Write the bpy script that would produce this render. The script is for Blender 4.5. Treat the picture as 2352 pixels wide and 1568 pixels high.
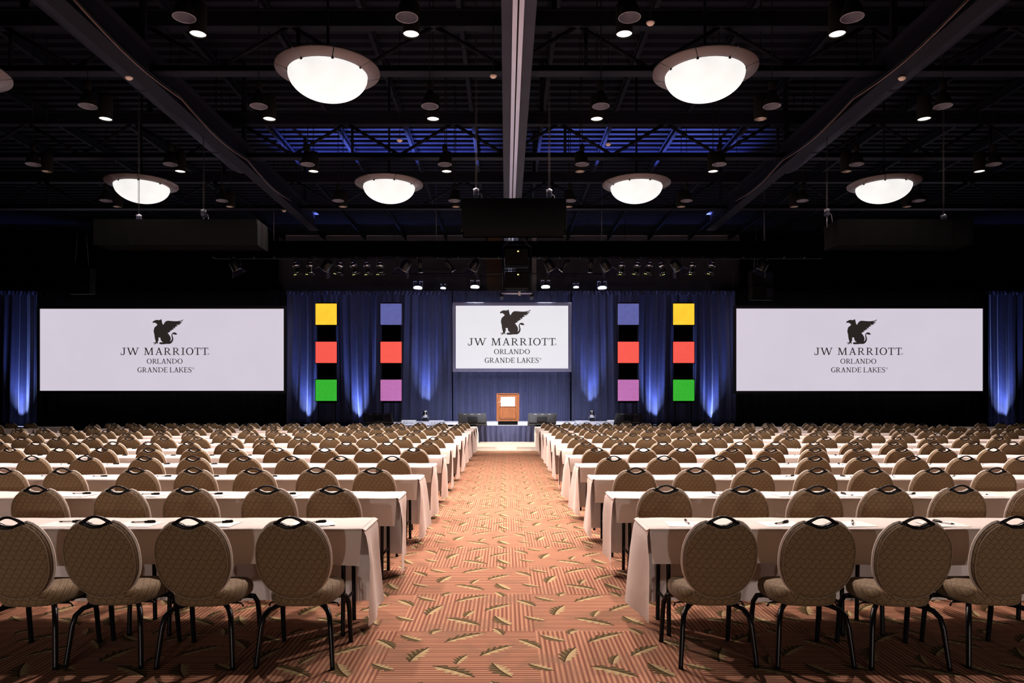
import bpy, math, random
from mathutils import Vector, Matrix
from mathutils.geometry import tessellate_polygon

# ------------------------------------------------------------------ clear
for o in list(bpy.data.objects):
    bpy.data.objects.remove(o)
scene = bpy.context.scene
COL = scene.collection

# ------------------------------------------------------------------ camera
F = 1640.0            # focal length in pixels of the 2352x1568 frame
VX, VY = 1162.0, 919.5  # vanishing point of the room's long axis
EYE = 1.65
cam_d = bpy.data.cameras.new('camera')
cam_d.sensor_width = 36.0
cam_d.lens = F / 2352.0 * 36.0
cam_d.shift_x = (1176.0 - VX) / 2352.0
cam_d.shift_y = (VY - 784.0) / 2352.0
cam_d.clip_end = 200
cam = bpy.data.objects.new('camera', cam_d)
cam.location = (0, 0, EYE)
cam.rotation_euler = (math.pi / 2, 0, 0)
COL.objects.link(cam)
scene.camera = cam

# ------------------------------------------------------------------ world and exposure
world = bpy.data.worlds.new('hall_world')
scene.world = world
world.use_nodes = True
bg = world.node_tree.nodes['Background']
bg.inputs[0].default_value = (0.5, 0.42, 0.45, 1)
bg.inputs[1].default_value = 0.02
vs = scene.view_settings
vs.view_transform = 'Standard'
vs.look = 'None'
vs.exposure = 0.0
vs.gamma = 1.0
vs.use_curve_mapping = False

# light levels (each lamp is created with its fixture further down)
CAN_W, CAN_COL = 900.0, (1.0, 0.81, 0.73)
FILL_W = 900.0  # added lamps behind the camera, filling chair backs and table fronts
UPLIGHT_W, UPLIGHT_COL = 680.0, (0.22, 0.33, 1.0)
STAGE_W, STAGE_COL = 2600.0, (0.93, 0.93, 1.0)
BATTEN_W = 4200.0
PAR_W = 480.0


def W(px, py, Y):
    """point of the hall seen at photo pixel (px, py) when it stands Y metres away"""
    return Vector(((px - VX) * Y / F, Y, EYE + (VY - py) * Y / F))


# ------------------------------------------------------------------ materials
def new_mat(name):
    m = bpy.data.materials.new(name)
    m.use_nodes = True
    return m, m.node_tree.nodes, m.node_tree.links, m.node_tree.nodes['Principled BSDF']


def mat(name, col, rough=0.6, metal=0.0, var=0.12, scale=9.0, emit=None, es=1.0, sheen=0.0, bump=0.0, spec=None):
    m, N, L, P = new_mat(name)
    P.inputs['Roughness'].default_value = rough
    P.inputs['Metallic'].default_value = metal
    if spec is not None:
        P.inputs['Specular IOR Level'].default_value = spec
    if sheen:
        P.inputs['Sheen Weight'].default_value = sheen
        P.inputs['Sheen Roughness'].default_value = 0.4
    tc = N.new('ShaderNodeTexCoord')
    nz = N.new('ShaderNodeTexNoise')
    nz.inputs['Scale'].default_value = scale
    nz.inputs['Detail'].default_value = 4
    L.new(tc.outputs['Object'], nz.inputs['Vector'])
    mx = N.new('ShaderNodeMix'); mx.data_type = 'RGBA'
    a = tuple(max(0, c * (1 - var)) for c in col) + (1,)
    b = tuple(min(1, c * (1 + var)) for c in col) + (1,)
    mx.inputs[6].default_value = a
    mx.inputs[7].default_value = b
    L.new(nz.outputs['Fac'], mx.inputs[0])
    L.new(mx.outputs[2], P.inputs['Base Color'])
    if bump:
        bp = N.new('ShaderNodeBump'); bp.inputs['Strength'].default_value = bump
        bp.inputs['Distance'].default_value = 0.01
        L.new(nz.outputs['Fac'], bp.inputs['Height'])
        L.new(bp.outputs['Normal'], P.inputs['Normal'])
    if emit:
        P.inputs['Emission Color'].default_value = tuple(emit) + (1,)
        P.inputs['Emission Strength'].default_value = es
    return m


def emis(name, col, s=1.0, grain=0.0, scale=60.0):
    m, N, L, P = new_mat(name)
    P.inputs['Base Color'].default_value = tuple(c * .3 for c in col) + (1,)
    P.inputs['Roughness'].default_value = 0.7
    P.inputs['Emission Color'].default_value = tuple(col) + (1,)
    P.inputs['Emission Strength'].default_value = s
    if grain:
        tc = N.new('ShaderNodeTexCoord'); nz = N.new('ShaderNodeTexNoise')
        nz.inputs['Scale'].default_value = scale
        nz.inputs['Detail'].default_value = 6
        L.new(tc.outputs['Object'], nz.inputs['Vector'])
        mp = N.new('ShaderNodeMapRange')
        mp.inputs[1].default_value = .3; mp.inputs[2].default_value = .7
        mp.inputs[3].default_value = s * (1 - grain); mp.inputs[4].default_value = s * (1 + grain)
        L.new(nz.outputs['Fac'], mp.inputs[0])
        L.new(mp.outputs[0], P.inputs['Emission Strength'])
    return m


M = {}
M['black_metal'] = mat('black_metal', (.006, .006, .007), .32, .0, spec=.3)
M['black_leg'] = mat('black_leg', (.005, .005, .006), .28, .0, spec=.18)
M['black_matte'] = mat('black_matte', (.004, .004, .004), .85, spec=.2)
M['black_cloth'] = mat('black_cloth', (.0010, .0010, .0011), .95, bump=.3, scale=40, spec=.03)
M['dark_steel'] = mat('dark_steel', (.010, .011, .020), .6, .0, var=.2, scale=3, spec=.08)
M['deck_steel'] = mat('deck_steel', (.010, .011, .020), .6, .0, var=.2, scale=2, spec=.06)
M['soffit'] = mat('soffit', (.032, .034, .056), .6, var=.25, scale=1.5, spec=.15)
M['aluminium'] = mat('aluminium', (.60, .62, .80), .35, .35, var=.08, scale=2)
M['chrome'] = mat('chrome', (.8, .8, .84), .16, 1.0)
M['reflector_in'] = mat('reflector_in', (.30, .30, .38), .35, .4)
M['galv'] = mat('galv', (.016, .017, .034), .5, .0, var=.15, scale=4, spec=.12)
M['chain'] = mat('chain', (.10, .10, .11), .4, .5)
M['ring_wood'] = mat('ring_wood', (.15, .125, .14), .45, .1, var=.1, scale=5)
M['bowl_glass'] = emis('bowl_glass', (1.0, .985, .96), .90, .10, 1.6)
M['can_on'] = emis('can_on', (1.0, .86, .76), 3.0)
M['can_off'] = mat('can_off', (.30, .26, .25), .3, .3)
M['sensor'] = mat('sensor', (.75, .62, .58), .5)
M['wall'] = mat('wall', (.02, .017, .016), .8, var=.1, scale=1.5, spec=.1)
M['wall_back'] = mat('wall_back', (.115, .11, .15), .8, var=.08, scale=1.0, spec=.1)
M['wall_panel'] = mat('wall_panel', (.16, .085, .05), .5, var=.1, scale=2)
M['pale_trim'] = mat('pale_trim', (.5, .47, .5), .5)
M['blue_drape'] = mat('blue_drape', (.042, .047, .110), .7, var=.25, scale=6, sheen=.5, spec=.2)
M['navy_skirt'] = mat('navy_skirt', (.045, .05, .12), .55, var=.2, scale=6, sheen=.3)
M['black_drape'] = mat('black_drape', (.005, .005, .006), .9, var=.2, scale=6, spec=.05)
M['screen_frame'] = mat('screen_frame', (.26, .25, .38), .6)
M['screen_frame_dark'] = mat('screen_frame_dark', (.03, .028, .042), .6)
M['screen_mid'] = emis('screen_mid', (.80, .79, .83), .92, .015, .6)
M['screen_side'] = emis('screen_side', (.70, .635, .735), .92, .02, .5)
M['ink'] = mat('ink', (.035, .027, .024), .8, emit=(.035, .028, .025), es=.6)
M['p_yellow'] = emis('panel_yellow', (1.0, .60, .035), 1.0, .08, 3)
M['p_red'] = emis('panel_red', (.90, .10, .075), 1.0, .12, 30)
M['p_green'] = emis('panel_green', (.035, .42, .03), 1.0, .15, 30)
M['p_violet'] = emis('panel_violet', (.13, .14, .42), .8, .10, 6)
M['p_pink'] = emis('panel_pink', (.47, .15, .40), 1.0, .15, 30)
M['stage_floor'] = mat('stage_floor', (.62, .60, .66), .35, var=.06, scale=2)
M['dance_floor'] = mat('dance_floor', (.62, .52, .42), .35, var=.12, scale=2)
M['white_paper'] = mat('white_paper', (.86, .84, .82), .7, var=.02)
M['white_plastic'] = mat('white_plastic', (.8, .78, .78), .3)
M['amp_grey'] = mat('amp_grey', (.42, .43, .50), .45)
M['tv_plastic'] = mat('tv_plastic', (.010, .009, .011), .4)
M['pink_ink'] = mat('pink_ink', (.62, .30, .30), .7)
M['faint_ink'] = mat('faint_ink', (.78, .74, .76), .7)
M['led_y'] = emis('led_yellow', (1, .75, .2), 2.5)
M['led_g'] = emis('led_green', (.5, 1, .2), 2.5)
M['lamp_white'] = emis('lamp_white', (.86, .88, 1.0), 6.0)
M['lamp_warm'] = emis('lamp_warm', (1.0, .85, .8), 4.0)
M['uplens'] = emis('uplens', (.5, .6, 1.0), 2.0)
M['red_cable'] = mat('red_cable', (.09, .05, .055), .5)
M['welt'] = mat('welt', (.62, .53, .46), .5, var=.1)  # pale tone paints the bright rim light round the chair backs
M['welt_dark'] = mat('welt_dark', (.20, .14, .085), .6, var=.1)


def wood_mat():
    m, N, L, P = new_mat('cherry_wood')
    tc = N.new('ShaderNodeTexCoord')
    mp = N.new('ShaderNodeMapping'); mp.inputs['Scale'].default_value = (6, 6, .8)
    nz = N.new('ShaderNodeTexNoise'); nz.inputs['Scale'].default_value = 6; nz.inputs['Detail'].default_value = 6
    L.new(tc.outputs['Object'], mp.inputs[0]); L.new(mp.outputs[0], nz.inputs[0])
    cr = N.new('ShaderNodeValToRGB')
    cr.color_ramp.elements[0].color = (.14, .040, .011, 1); cr.color_ramp.elements[0].position = .3
    cr.color_ramp.elements[1].color = (.29, .095, .028, 1); cr.color_ramp.elements[1].position = .7
    L.new(nz.outputs['Fac'], cr.inputs[0]); L.new(cr.outputs[0], P.inputs['Base Color'])
    P.inputs['Roughness'].default_value = .35
    return m


M['cherry'] = wood_mat()


def cloth_mat():
    m, N, L, P = new_mat('table_linen')
    tc = N.new('ShaderNodeTexCoord')
    nz = N.new('ShaderNodeTexNoise'); nz.inputs['Scale'].default_value = 2.5; nz.inputs['Detail'].default_value = 5
    L.new(tc.outputs['Object'], nz.inputs[0])
    cr = N.new('ShaderNodeValToRGB')
    cr.color_ramp.elements[0].color = (.70, .605, .565, 1); cr.color_ramp.elements[0].position = .3
    cr.color_ramp.elements[1].color = (.80, .71, .67, 1); cr.color_ramp.elements[1].position = .75
    L.new(nz.outputs['Fac'], cr.inputs[0]); L.new(cr.outputs[0], P.inputs['Base Color'])
    P.inputs['Roughness'].default_value = .8
    P.inputs['Sheen Weight'].default_value = .15
    n2 = N.new('ShaderNodeTexNoise'); n2.inputs['Scale'].default_value = 7
    L.new(tc.outputs['Object'], n2.inputs[0])
    bp = N.new('ShaderNodeBump'); bp.inputs['Strength'].default_value = .25; bp.inputs['Distance'].default_value = .02
    L.new(n2.outputs['Fac'], bp.inputs['Height']); L.new(bp.outputs[0], P.inputs['Normal'])
    return m


M['linen'] = cloth_mat()


def math_node(N, L, op, a, b=None, c=None):
    n = N.new('ShaderNodeMath'); n.operation = op
    for i, v in enumerate((a, b, c)):
        if v is None:
            continue
        if isinstance(v, (int, float)):
            n.inputs[i].default_value = v
        else:
            L.new(v, n.inputs[i])
    return n.outputs[0]


def fabric_mat():
    """tan upholstery with a woven basket pattern"""
    m, N, L, P = new_mat('woven_upholstery')
    tc = N.new('ShaderNodeTexCoord')
    sp = N.new('ShaderNodeSeparateXYZ'); L.new(tc.outputs['Object'], sp.inputs[0])
    zz = math_node(N, L, 'SUBTRACT', sp.outputs[2], sp.outputs[1])
    cb = N.new('ShaderNodeCombineXYZ'); L.new(sp.outputs[0], cb.inputs[0]); L.new(zz, cb.inputs[1])
    mp = N.new('ShaderNodeMapping')
    mp.inputs['Rotation'].default_value = (0, 0, math.radians(28))
    mp.inputs['Scale'].default_value = (24, 24, 24)
    L.new(cb.outputs[0], mp.inputs[0])
    s2 = N.new('ShaderNodeSeparateXYZ'); L.new(mp.outputs[0], s2.inputs[0])
    u, v = s2.outputs[0], s2.outputs[1]
    v2 = math_node(N, L, 'ADD', v, math_node(N, L, 'MULTIPLY', math_node(N, L, 'FLOOR', u), .5))
    fu = math_node(N, L, 'FRACT', u); fv = math_node(N, L, 'FRACT', v2)
    par = math_node(N, L, 'FRACT', math_node(N, L, 'MULTIPLY', math_node(N, L, 'ADD', math_node(N, L, 'FLOOR', u), math_node(N, L, 'FLOOR', v2)), .5))
    sel = math_node(N, L, 'GREATER_THAN', par, .25)
    su = math_node(N, L, 'SINE', math_node(N, L, 'MULTIPLY', fu, 18.85))
    sv = math_node(N, L, 'SINE', math_node(N, L, 'MULTIPLY', fv, 18.85))
    st = math_node(N, L, 'ADD', math_node(N, L, 'MULTIPLY', su, sel), math_node(N, L, 'MULTIPLY', sv, math_node(N, L, 'SUBTRACT', 1.0, sel)))
    eu = math_node(N, L, 'ABSOLUTE', math_node(N, L, 'SUBTRACT', fu, .5))
    ev = math_node(N, L, 'ABSOLUTE', math_node(N, L, 'SUBTRACT', fv, .5))
    edge = math_node(N, L, 'GREATER_THAN', math_node(N, L, 'MAXIMUM', eu, ev), .42)
    fac = math_node(N, L, 'MULTIPLY_ADD', st, .22, .55)
    fac = math_node(N, L, 'SUBTRACT', fac, math_node(N, L, 'MULTIPLY', edge, .45))
    cr = N.new('ShaderNodeValToRGB')
    cr.color_ramp.elements[0].color = (.092, .055, .026, 1); cr.color_ramp.elements[0].position = .1
    cr.color_ramp.elements[1].color = (.205, .140, .072, 1); cr.color_ramp.elements[1].position = .85
    L.new(fac, cr.inputs[0]); L.new(cr.outputs[0], P.inputs['Base Color'])
    P.inputs['Roughness'].default_value = .75
    P.inputs['Sheen Weight'].default_value = .08
    P.inputs['Specular IOR Level'].default_value = .2
    bp = N.new('ShaderNodeBump'); bp.inputs['Strength'].default_value = .3; bp.inputs['Distance'].default_value = .002
    L.new(fac, bp.inputs['Height']); L.new(bp.outputs[0], P.inputs['Normal'])
    return m


M['fabric'] = fabric_mat()

TILE = .98


def leaf_group():
    g = bpy.data.node_groups.new('carpet_leaf', 'ShaderNodeTree')
    I = g.interface
    for n, t in (('P', 'NodeSocketVector'), ('Centre', 'NodeSocketVector'), ('Angle', 'NodeSocketFloat'), ('Length', 'NodeSocketFloat'), ('Width', 'NodeSocketFloat')):
        I.new_socket(n, in_out='INPUT', socket_type=t)
    for n in ('Mask', 'Side', 'Rib'):
        I.new_socket(n, in_out='OUTPUT', socket_type='NodeSocketFloat')
    N, L = g.nodes, g.links
    gi = N.new('NodeGroupInput'); go = N.new('NodeGroupOutput')
    vm = N.new('ShaderNodeVectorMath'); vm.operation = 'SUBTRACT'
    L.new(gi.outputs['P'], vm.inputs[0]); L.new(gi.outputs['Centre'], vm.inputs[1])
    s = N.new('ShaderNodeSeparateXYZ'); L.new(vm.outputs[0], s.inputs[0])

    def wrap(x):
        n = N.new('ShaderNodeMath'); n.operation = 'WRAP'
        L.new(x, n.inputs[0]); n.inputs[1].default_value = TILE / 2; n.inputs[2].default_value = -TILE / 2
        return n.outputs[0]
    cb = N.new('ShaderNodeCombineXYZ'); L.new(wrap(s.outputs[0]), cb.inputs[0]); L.new(wrap(s.outputs[1]), cb.inputs[1])
    vr = N.new('ShaderNodeVectorRotate'); vr.rotation_type = 'Z_AXIS'
    L.new(cb.outputs[0], vr.inputs['Vector']); L.new(math_node(N, L, 'MULTIPLY', gi.outputs['Angle'], -1.0), vr.inputs['Angle'])
    q = N.new('ShaderNodeSeparateXYZ'); L.new(vr.outputs[0], q.inputs[0])
    u = math_node(N, L, 'ADD', math_node(N, L, 'DIVIDE', q.outputs[0], gi.outputs['Length']), .5)
    # gently curved midrib
    bend = math_node(N, L, 'MULTIPLY', math_node(N, L, 'SINE', math_node(N, L, 'MULTIPLY', u, 3.1)), math_node(N, L, 'MULTIPLY', gi.outputs['Length'], .05))
    v = math_node(N, L, 'SUBTRACT', q.outputs[1], bend)
    av = math_node(N, L, 'ABSOLUTE', v)
    env = math_node(N, L, 'MULTIPLY', math_node(N, L, 'MULTIPLY', u, math_node(N, L, 'SUBTRACT', 1.0, u)), 4.0)
    env = math_node(N, L, 'POWER', math_node(N, L, 'MAXIMUM', env, 0.0), .75)
    lob = math_node(N, L, 'FRACT', math_node(N, L, 'SUBTRACT', math_node(N, L, 'MULTIPLY', u, 5.5), math_node(N, L, 'MULTIPLY', math_node(N, L, 'DIVIDE', av, gi.outputs['Width']), 1.4)))
    lob = math_node(N, L, 'MULTIPLY_ADD', lob, -.6, 1.05)
    wid = math_node(N, L, 'MULTIPLY', math_node(N, L, 'MULTIPLY', env, lob), gi.outputs['Width'])
    L.new(math_node(N, L, 'LESS_THAN', av, wid), go.inputs['Mask'])
    vein = math_node(N, L, 'MULTIPLY', math_node(N, L, 'SINE', math_node(N, L, 'SUBTRACT', math_node(N, L, 'MULTIPLY', u, 34.0), math_node(N, L, 'MULTIPLY', math_node(N, L, 'DIVIDE', av, gi.outputs['Width']), 8.0))), .25)
    sd = math_node(N, L, 'ADD', math_node(N, L, 'GREATER_THAN', v, 0.0), vein)
    L.new(sd, go.inputs['Side'])
    rw = math_node(N, L, 'MULTIPLY', gi.outputs['Width'], .10)
    inu = math_node(N, L, 'MULTIPLY', math_node(N, L, 'GREATER_THAN', u, -.02), math_node(N, L, 'LESS_THAN', u, 1.02))
    L.new(math_node(N, L, 'MULTIPLY', math_node(N, L, 'LESS_THAN', av, rw), inu), go.inputs['Rib'])
    return g


def carpet_mat():
    m, N, L, P = new_mat('leaf_carpet')
    tc = N.new('ShaderNodeTexCoord')
    sp = N.new('ShaderNodeSeparateXYZ'); L.new(tc.outputs['Object'], sp.inputs[0])
    x = math_node(N, L, 'DIVIDE', math_node(N, L, 'SUBTRACT', sp.outputs[0], .209), TILE)
    y = math_node(N, L, 'DIVIDE', math_node(N, L, 'SUBTRACT', sp.outputs[1], 5.11), TILE)
    par = math_node(N, L, 'FRACT', math_node(N, L, 'MULTIPLY', math_node(N, L, 'ADD', math_node(N, L, 'FLOOR', x), math_node(N, L, 'FLOOR', y)), .5))
    sel = math_node(N, L, 'GREATER_THAN', par, .25)      # 1: stripes run along Y
    def stripes(c):
        a = math_node(N, L, 'SINE', math_node(N, L, 'MULTIPLY', c, 2 * math.pi * 30))
        b = math_node(N, L, 'SINE', math_node(N, L, 'MULTIPLY', c, 2 * math.pi * 10))
        return math_node(N, L, 'ADD', a, math_node(N, L, 'MULTIPLY', b, .2))
    st = math_node(N, L, 'ADD', math_node(N, L, 'MULTIPLY', stripes(x), sel), math_node(N, L, 'MULTIPLY', stripes(y), math_node(N, L, 'SUBTRACT', 1.0, sel)))
    st = math_node(N, L, 'MULTIPLY_ADD', st, .38, .5)
    cr = N.new('ShaderNodeValToRGB')
    cr.color_ramp.elements[0].color = (.185, .068, .045, 1); cr.color_ramp.elements[0].position = .12
    cr.color_ramp.elements[1].color = (.47, .245, .150, 1); cr.color_ramp.elements[1].position = .88
    L.new(st, cr.inputs[0])
    nz = N.new('ShaderNodeTexNoise'); nz.inputs['Scale'].default_value = 2.6; nz.inputs['Detail'].default_value = 2
    nz.inputs['Distortion'].default_value = 1.2
    L.new(tc.outputs['Object'], nz.inputs[0])
    mr = N.new('ShaderNodeMapRange'); mr.inputs[1].default_value = .50; mr.inputs[2].default_value = .68
    mr.inputs[3].default_value = 0; mr.inputs[4].default_value = .6
    L.new(nz.outputs['Fac'], mr.inputs[0])
    mx = N.new('ShaderNodeMix'); mx.data_type = 'RGBA'
    L.new(mr.outputs[0], mx.inputs[0]); L.new(cr.outputs[0], mx.inputs[6]); mx.inputs[7].default_value = (.22, .125, .080, 1)
    col = mx.outputs[2]
    g = leaf_group()
    leaves = [((875, 830), (1220, 905), 1.0), ((970, 640), (1320, 572), .55), ((1300, 745), (1585, 670), .6), ((640, 790), (800, 690), .9),
              ((735, 635), (548, 590), .8), ((1070, 810), (1160, 745), .8), ((1570, 905), (1410, 810), 1.0), ((1660, 625), (1850, 690), .8),
              ((1960, 858), (1745, 812), .9), ((820, 580), (890, 540), 1.0), ((1420, 535), (1500, 585), .9), ((690, 985), (810, 960), 1.0)]

    def fl(q):
        px, py = 850 + q[0] / 4.9, 1250 + q[1] / 4.9
        Y = F * EYE / (py - VY)
        return (px - VX) * Y / F, Y
    for a, b, wf in leaves:
        A, B = fl(a), fl(b)
        dx, dy = B[0] - A[0], B[1] - A[1]
        ln = math.hypot(dx, dy)
        gn = N.new('ShaderNodeGroup'); gn.node_tree = g
        L.new(tc.outputs['Object'], gn.inputs['P'])
        gn.inputs['Centre'].default_value = ((A[0] + B[0]) / 2, (A[1] + B[1]) / 2, 0)
        gn.inputs['Angle'].default_value = math.atan2(dy, dx)
        gn.inputs['Length'].default_value = ln * 1.08
        gn.inputs['Width'].default_value = min(.066, ln * .24 * wf + .014)
        lc = N.new('ShaderNodeMix'); lc.data_type = 'RGBA'; lc.clamp_factor = True
        L.new(gn.outputs['Side'], lc.inputs[0])
        lc.inputs[6].default_value = (.47, .36, .19, 1); lc.inputs[7].default_value = (.075, .052, .020, 1)
        m1 = N.new('ShaderNodeMix'); m1.data_type = 'RGBA'
        L.new(gn.outputs['Mask'], m1.inputs[0]); L.new(col, m1.inputs[6]); L.new(lc.outputs[2], m1.inputs[7])
        m2 = N.new('ShaderNodeMix'); m2.data_type = 'RGBA'
        L.new(gn.outputs['Rib'], m2.inputs[0]); L.new(m1.outputs[2], m2.inputs[6]); m2.inputs[7].default_value = (.06, .035, .014, 1)
        col = m2.outputs[2]
    L.new(col, P.inputs['Base Color'])
    P.inputs['Roughness'].default_value = .95
    P.inputs['Specular IOR Level'].default_value = .1
    n2 = N.new('ShaderNodeTexNoise'); n2.inputs['Scale'].default_value = 260
    L.new(tc.outputs['Object'], n2.inputs[0])
    bp = N.new('ShaderNodeBump'); bp.inputs['Strength'].default_value = .35; bp.inputs['Distance'].default_value = .004
    L.new(n2.outputs['Fac'], bp.inputs['Height']); L.new(bp.outputs[0], P.inputs['Normal'])
    return m


M['carpet'] = carpet_mat()


# ------------------------------------------------------------------ mesh helpers
class MB:
    def __init__(self):
        self.v = []; self.f = []; self.s = []; self.M = Matrix.Identity(4)

    def add(self, vs, fs, smooth=False):
        b = len(self.v)
        self.v += [tuple(self.M @ Vector(p)) for p in vs]
        self.f += [tuple(i + b for i in f) for f in fs]
        self.s += [smooth] * len(fs)
        return self

    def box(self, x0, x1, y0, y1, z0, z1):
        v = [(x0, y0, z0), (x1, y0, z0), (x1, y1, z0), (x0, y1, z0), (x0, y0, z1), (x1, y0, z1), (x1, y1, z1), (x0, y1, z1)]
        return self.add(v, [(0, 3, 2, 1), (4, 5, 6, 7), (0, 1, 5, 4), (1, 2, 6, 5), (2, 3, 7, 6), (3, 0, 4, 7)])

    def bbox(self, x0, x1, y0, y1, z0, z1, b=.01):
        """box with chamfered edges"""
        v = []
        for z, i in ((z0, b), (z0 + b, 0), (z1 - b, 0), (z1, b)):
            for (cx, cy, sx, sy) in ((x0, y0, 1, 1), (x1, y0, -1, 1), (x1, y1, -1, -1), (x0, y1, 1, -1)):
                pts = [(cx + sx * (b + i), cy + sy * i), (cx + sx * i, cy + sy * (b + i))]
                if sx * sy > 0:
                    pts.reverse()
                v += [(p[0], p[1], z) for p in pts]
        n = 8
        fs = [tuple(range(n - 1, -1, -1)), tuple(range(3 * n, 4 * n))]
        for k in range(3):
            for i in range(n):
                j = (i + 1) % n
                fs.append((k * n + i, k * n + j, (k + 1) * n + j, (k + 1) * n + i))
        return self.add(v, fs)

    def tube(self, path, r, n=8, cap=True):
        P = [Vector(p) for p in path]
        rs = r if isinstance(r, (list, tuple)) else [r] * len(P)
        T = []
        for i in range(len(P)):
            a = P[max(0, i - 1)]; b = P[min(len(P) - 1, i + 1)]
            T.append((b - a).normalized())
        up = Vector((0, 0, 1)) if abs(T[0].z) < .9 else Vector((1, 0, 0))
        nrm = (up - T[0] * up.dot(T[0])).normalized()
        vs = []
        for i, p in enumerate(P):
            nrm = (nrm - T[i] * nrm.dot(T[i])).normalized()
            bn = T[i].cross(nrm)
            for k in range(n):
                a = 2 * math.pi * k / n
                vs.append(p + (nrm * math.cos(a) + bn * math.sin(a)) * rs[i])
        fs = []
        for i in range(len(P) - 1):
            for k in range(n):
                j = (k + 1) % n
                fs.append((i * n + k, i * n + j, (i + 1) * n + j, (i + 1) * n + k))
        if cap:
            fs.append(tuple(range(n - 1, -1, -1))); fs.append(tuple((len(P) - 1) * n + k for k in range(n)))
        return self.add(vs, fs, True)

    def ring(self, path, r, n=6):
        """closed tube"""
        P = [Vector(p) for p in path]; m = len(P)
        vs = []
        c = sum(P, Vector()) / m
        nn = (P[1] - P[0]).cross(P[2] - P[1]).normalized()
        for i in range(m):
            t = (P[(i + 1) % m] - P[i - 1]).normalized()
            a0 = nn; b0 = t.cross(nn).normalized()
            for k in range(n):
                a = 2 * math.pi * k / n
                vs.append(P[i] + (a0 * math.cos(a) + b0 * math.sin(a)) * r)
        fs = []
        for i in range(m):
            i2 = (i + 1) % m
            for k in range(n):
                j = (k + 1) % n
                fs.append((i * n + k, i * n + j, i2 * n + j, i2 * n + k))
        return self.add(vs, fs, True)

    def lathe(self, prof, n=20, c=(0, 0, 0), smooth=True, a0=0, a1=2 * math.pi):
        """profile (r, z) turned about the z axis"""
        full = abs(a1 - a0 - 2 * math.pi) < 1e-6
        m = n if full else n + 1
        vs = []
        for (r, z) in prof:
            for k in range(m):
                a = a0 + (a1 - a0) * k / n
                vs.append((c[0] + r * math.cos(a), c[1] + r * math.sin(a), c[2] + z))
        fs = []
        for i in range(len(prof) - 1):
            for k in range(n):
                j = (k + 1) % m
                fs.append((i * m + k, i * m + j, (i + 1) * m + j, (i + 1) * m + k))
        return self.add(vs, fs, smooth)

    def grid(self, fn, nu, nv, smooth=True):
        vs = [fn(i / nu, j / nv) for j in range(nv + 1) for i in range(nu + 1)]
        fs = [(j * (nu + 1) + i, j * (nu + 1) + i + 1, (j + 1) * (nu + 1) + i + 1, (j + 1) * (nu + 1) + i) for j in range(nv) for i in range(nu)]
        return self.add(vs, fs, smooth)

    def poly(self, pts3, tris):
        return self.add(pts3, tris)

    def mesh(self, name, m):
        me = bpy.data.meshes.new(name)
        me.from_pydata(self.v, [], self.f)
        me.polygons.foreach_set('use_smooth', self.s)
        me.update()
        if m:
            me.materials.append(M[m] if isinstance(m, str) else m)
        return me

    def build(self, name, m, parent=None):
        o = bpy.data.objects.new(name, self.mesh(name, m))
        COL.objects.link(o)
        if parent:
            o.parent = parent
        return o


def tag(o, label=None, cat=None, group=None, kind=None):
    if label: o['label'] = label
    if cat: o['category'] = cat
    if group: o['group'] = group
    if kind: o['kind'] = kind
    return o


def empty(name, loc=(0, 0, 0), rz=0, label=None, cat=None, group=None):
    o = bpy.data.objects.new(name, None)
    o.empty_display_size = .1
    o.location = loc; o.rotation_euler = (0, 0, rz)
    COL.objects.link(o)
    return tag(o, label, cat, group)


def inst(name, me, parent=None, loc=None):
    o = bpy.data.objects.new(name, me)
    COL.objects.link(o)
    if parent: o.parent = parent
    if loc: o.location = loc
    return o


def kids(o):
    return [c for c in bpy.data.objects if c.parent == o]


def spot(name, parent, loc, target_dir, watts, col, angle, blend=.5, radius=.1):
    d = bpy.data.lights.new(name, 'SPOT')
    d.energy = watts; d.color = col; d.spot_size = math.radians(angle); d.spot_blend = blend
    d.shadow_soft_size = radius
    o = bpy.data.objects.new(name, d)
    COL.objects.link(o)
    if parent: o.parent = parent
    o.location = loc
    o.rotation_euler = Vector(target_dir).to_track_quat('-Z', 'Y').to_euler()
    return o


ORD = ['first', 'second', 'third', 'fourth', 'fifth', 'sixth', 'seventh', 'eighth', 'ninth', 'tenth', 'eleventh', 'twelfth',
       'thirteenth', 'fourteenth', 'fifteenth', 'sixteenth', 'seventeenth', 'eighteenth', 'nineteenth', 'twentieth', 'twenty-first', 'twenty-second']
R = math.radians

# ------------------------------------------------------------------ the room
XL, XR, YB, YF, ZD = -31.0, 31.0, 37.4, -10.0, 10.35
b = MB(); b.add([(XL, YF, 0), (XR, YF, 0), (XR, YB, 0), (XL, YB, 0)], [(0, 1, 2, 3)])
tag(b.build('floor', 'carpet'), 'orange brown carpet of striped squares scattered with olive leaves', 'floor', kind='structure')
for nm, args, lab in (('wall_left', (XL - .2, XL, YF, YB, 0, ZD), 'dark left wall of the hall'), ('wall_right', (XR, XR + .2, YF, YB, 0, ZD), 'dark right wall of the hall'),
                      ('wall_front', (XL, XR, YF - .2, YF, 0, ZD), 'dark wall behind the camera')):
    tag(MB().box(*args).build(nm, 'wall'), lab, 'wall', kind='structure')
tag(MB().box(XL, XR, YB, YB + .2, 0, ZD).build('wall_back', 'wall_back'), 'dim brown back wall behind the stage drapes', 'wall', kind='structure')
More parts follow.
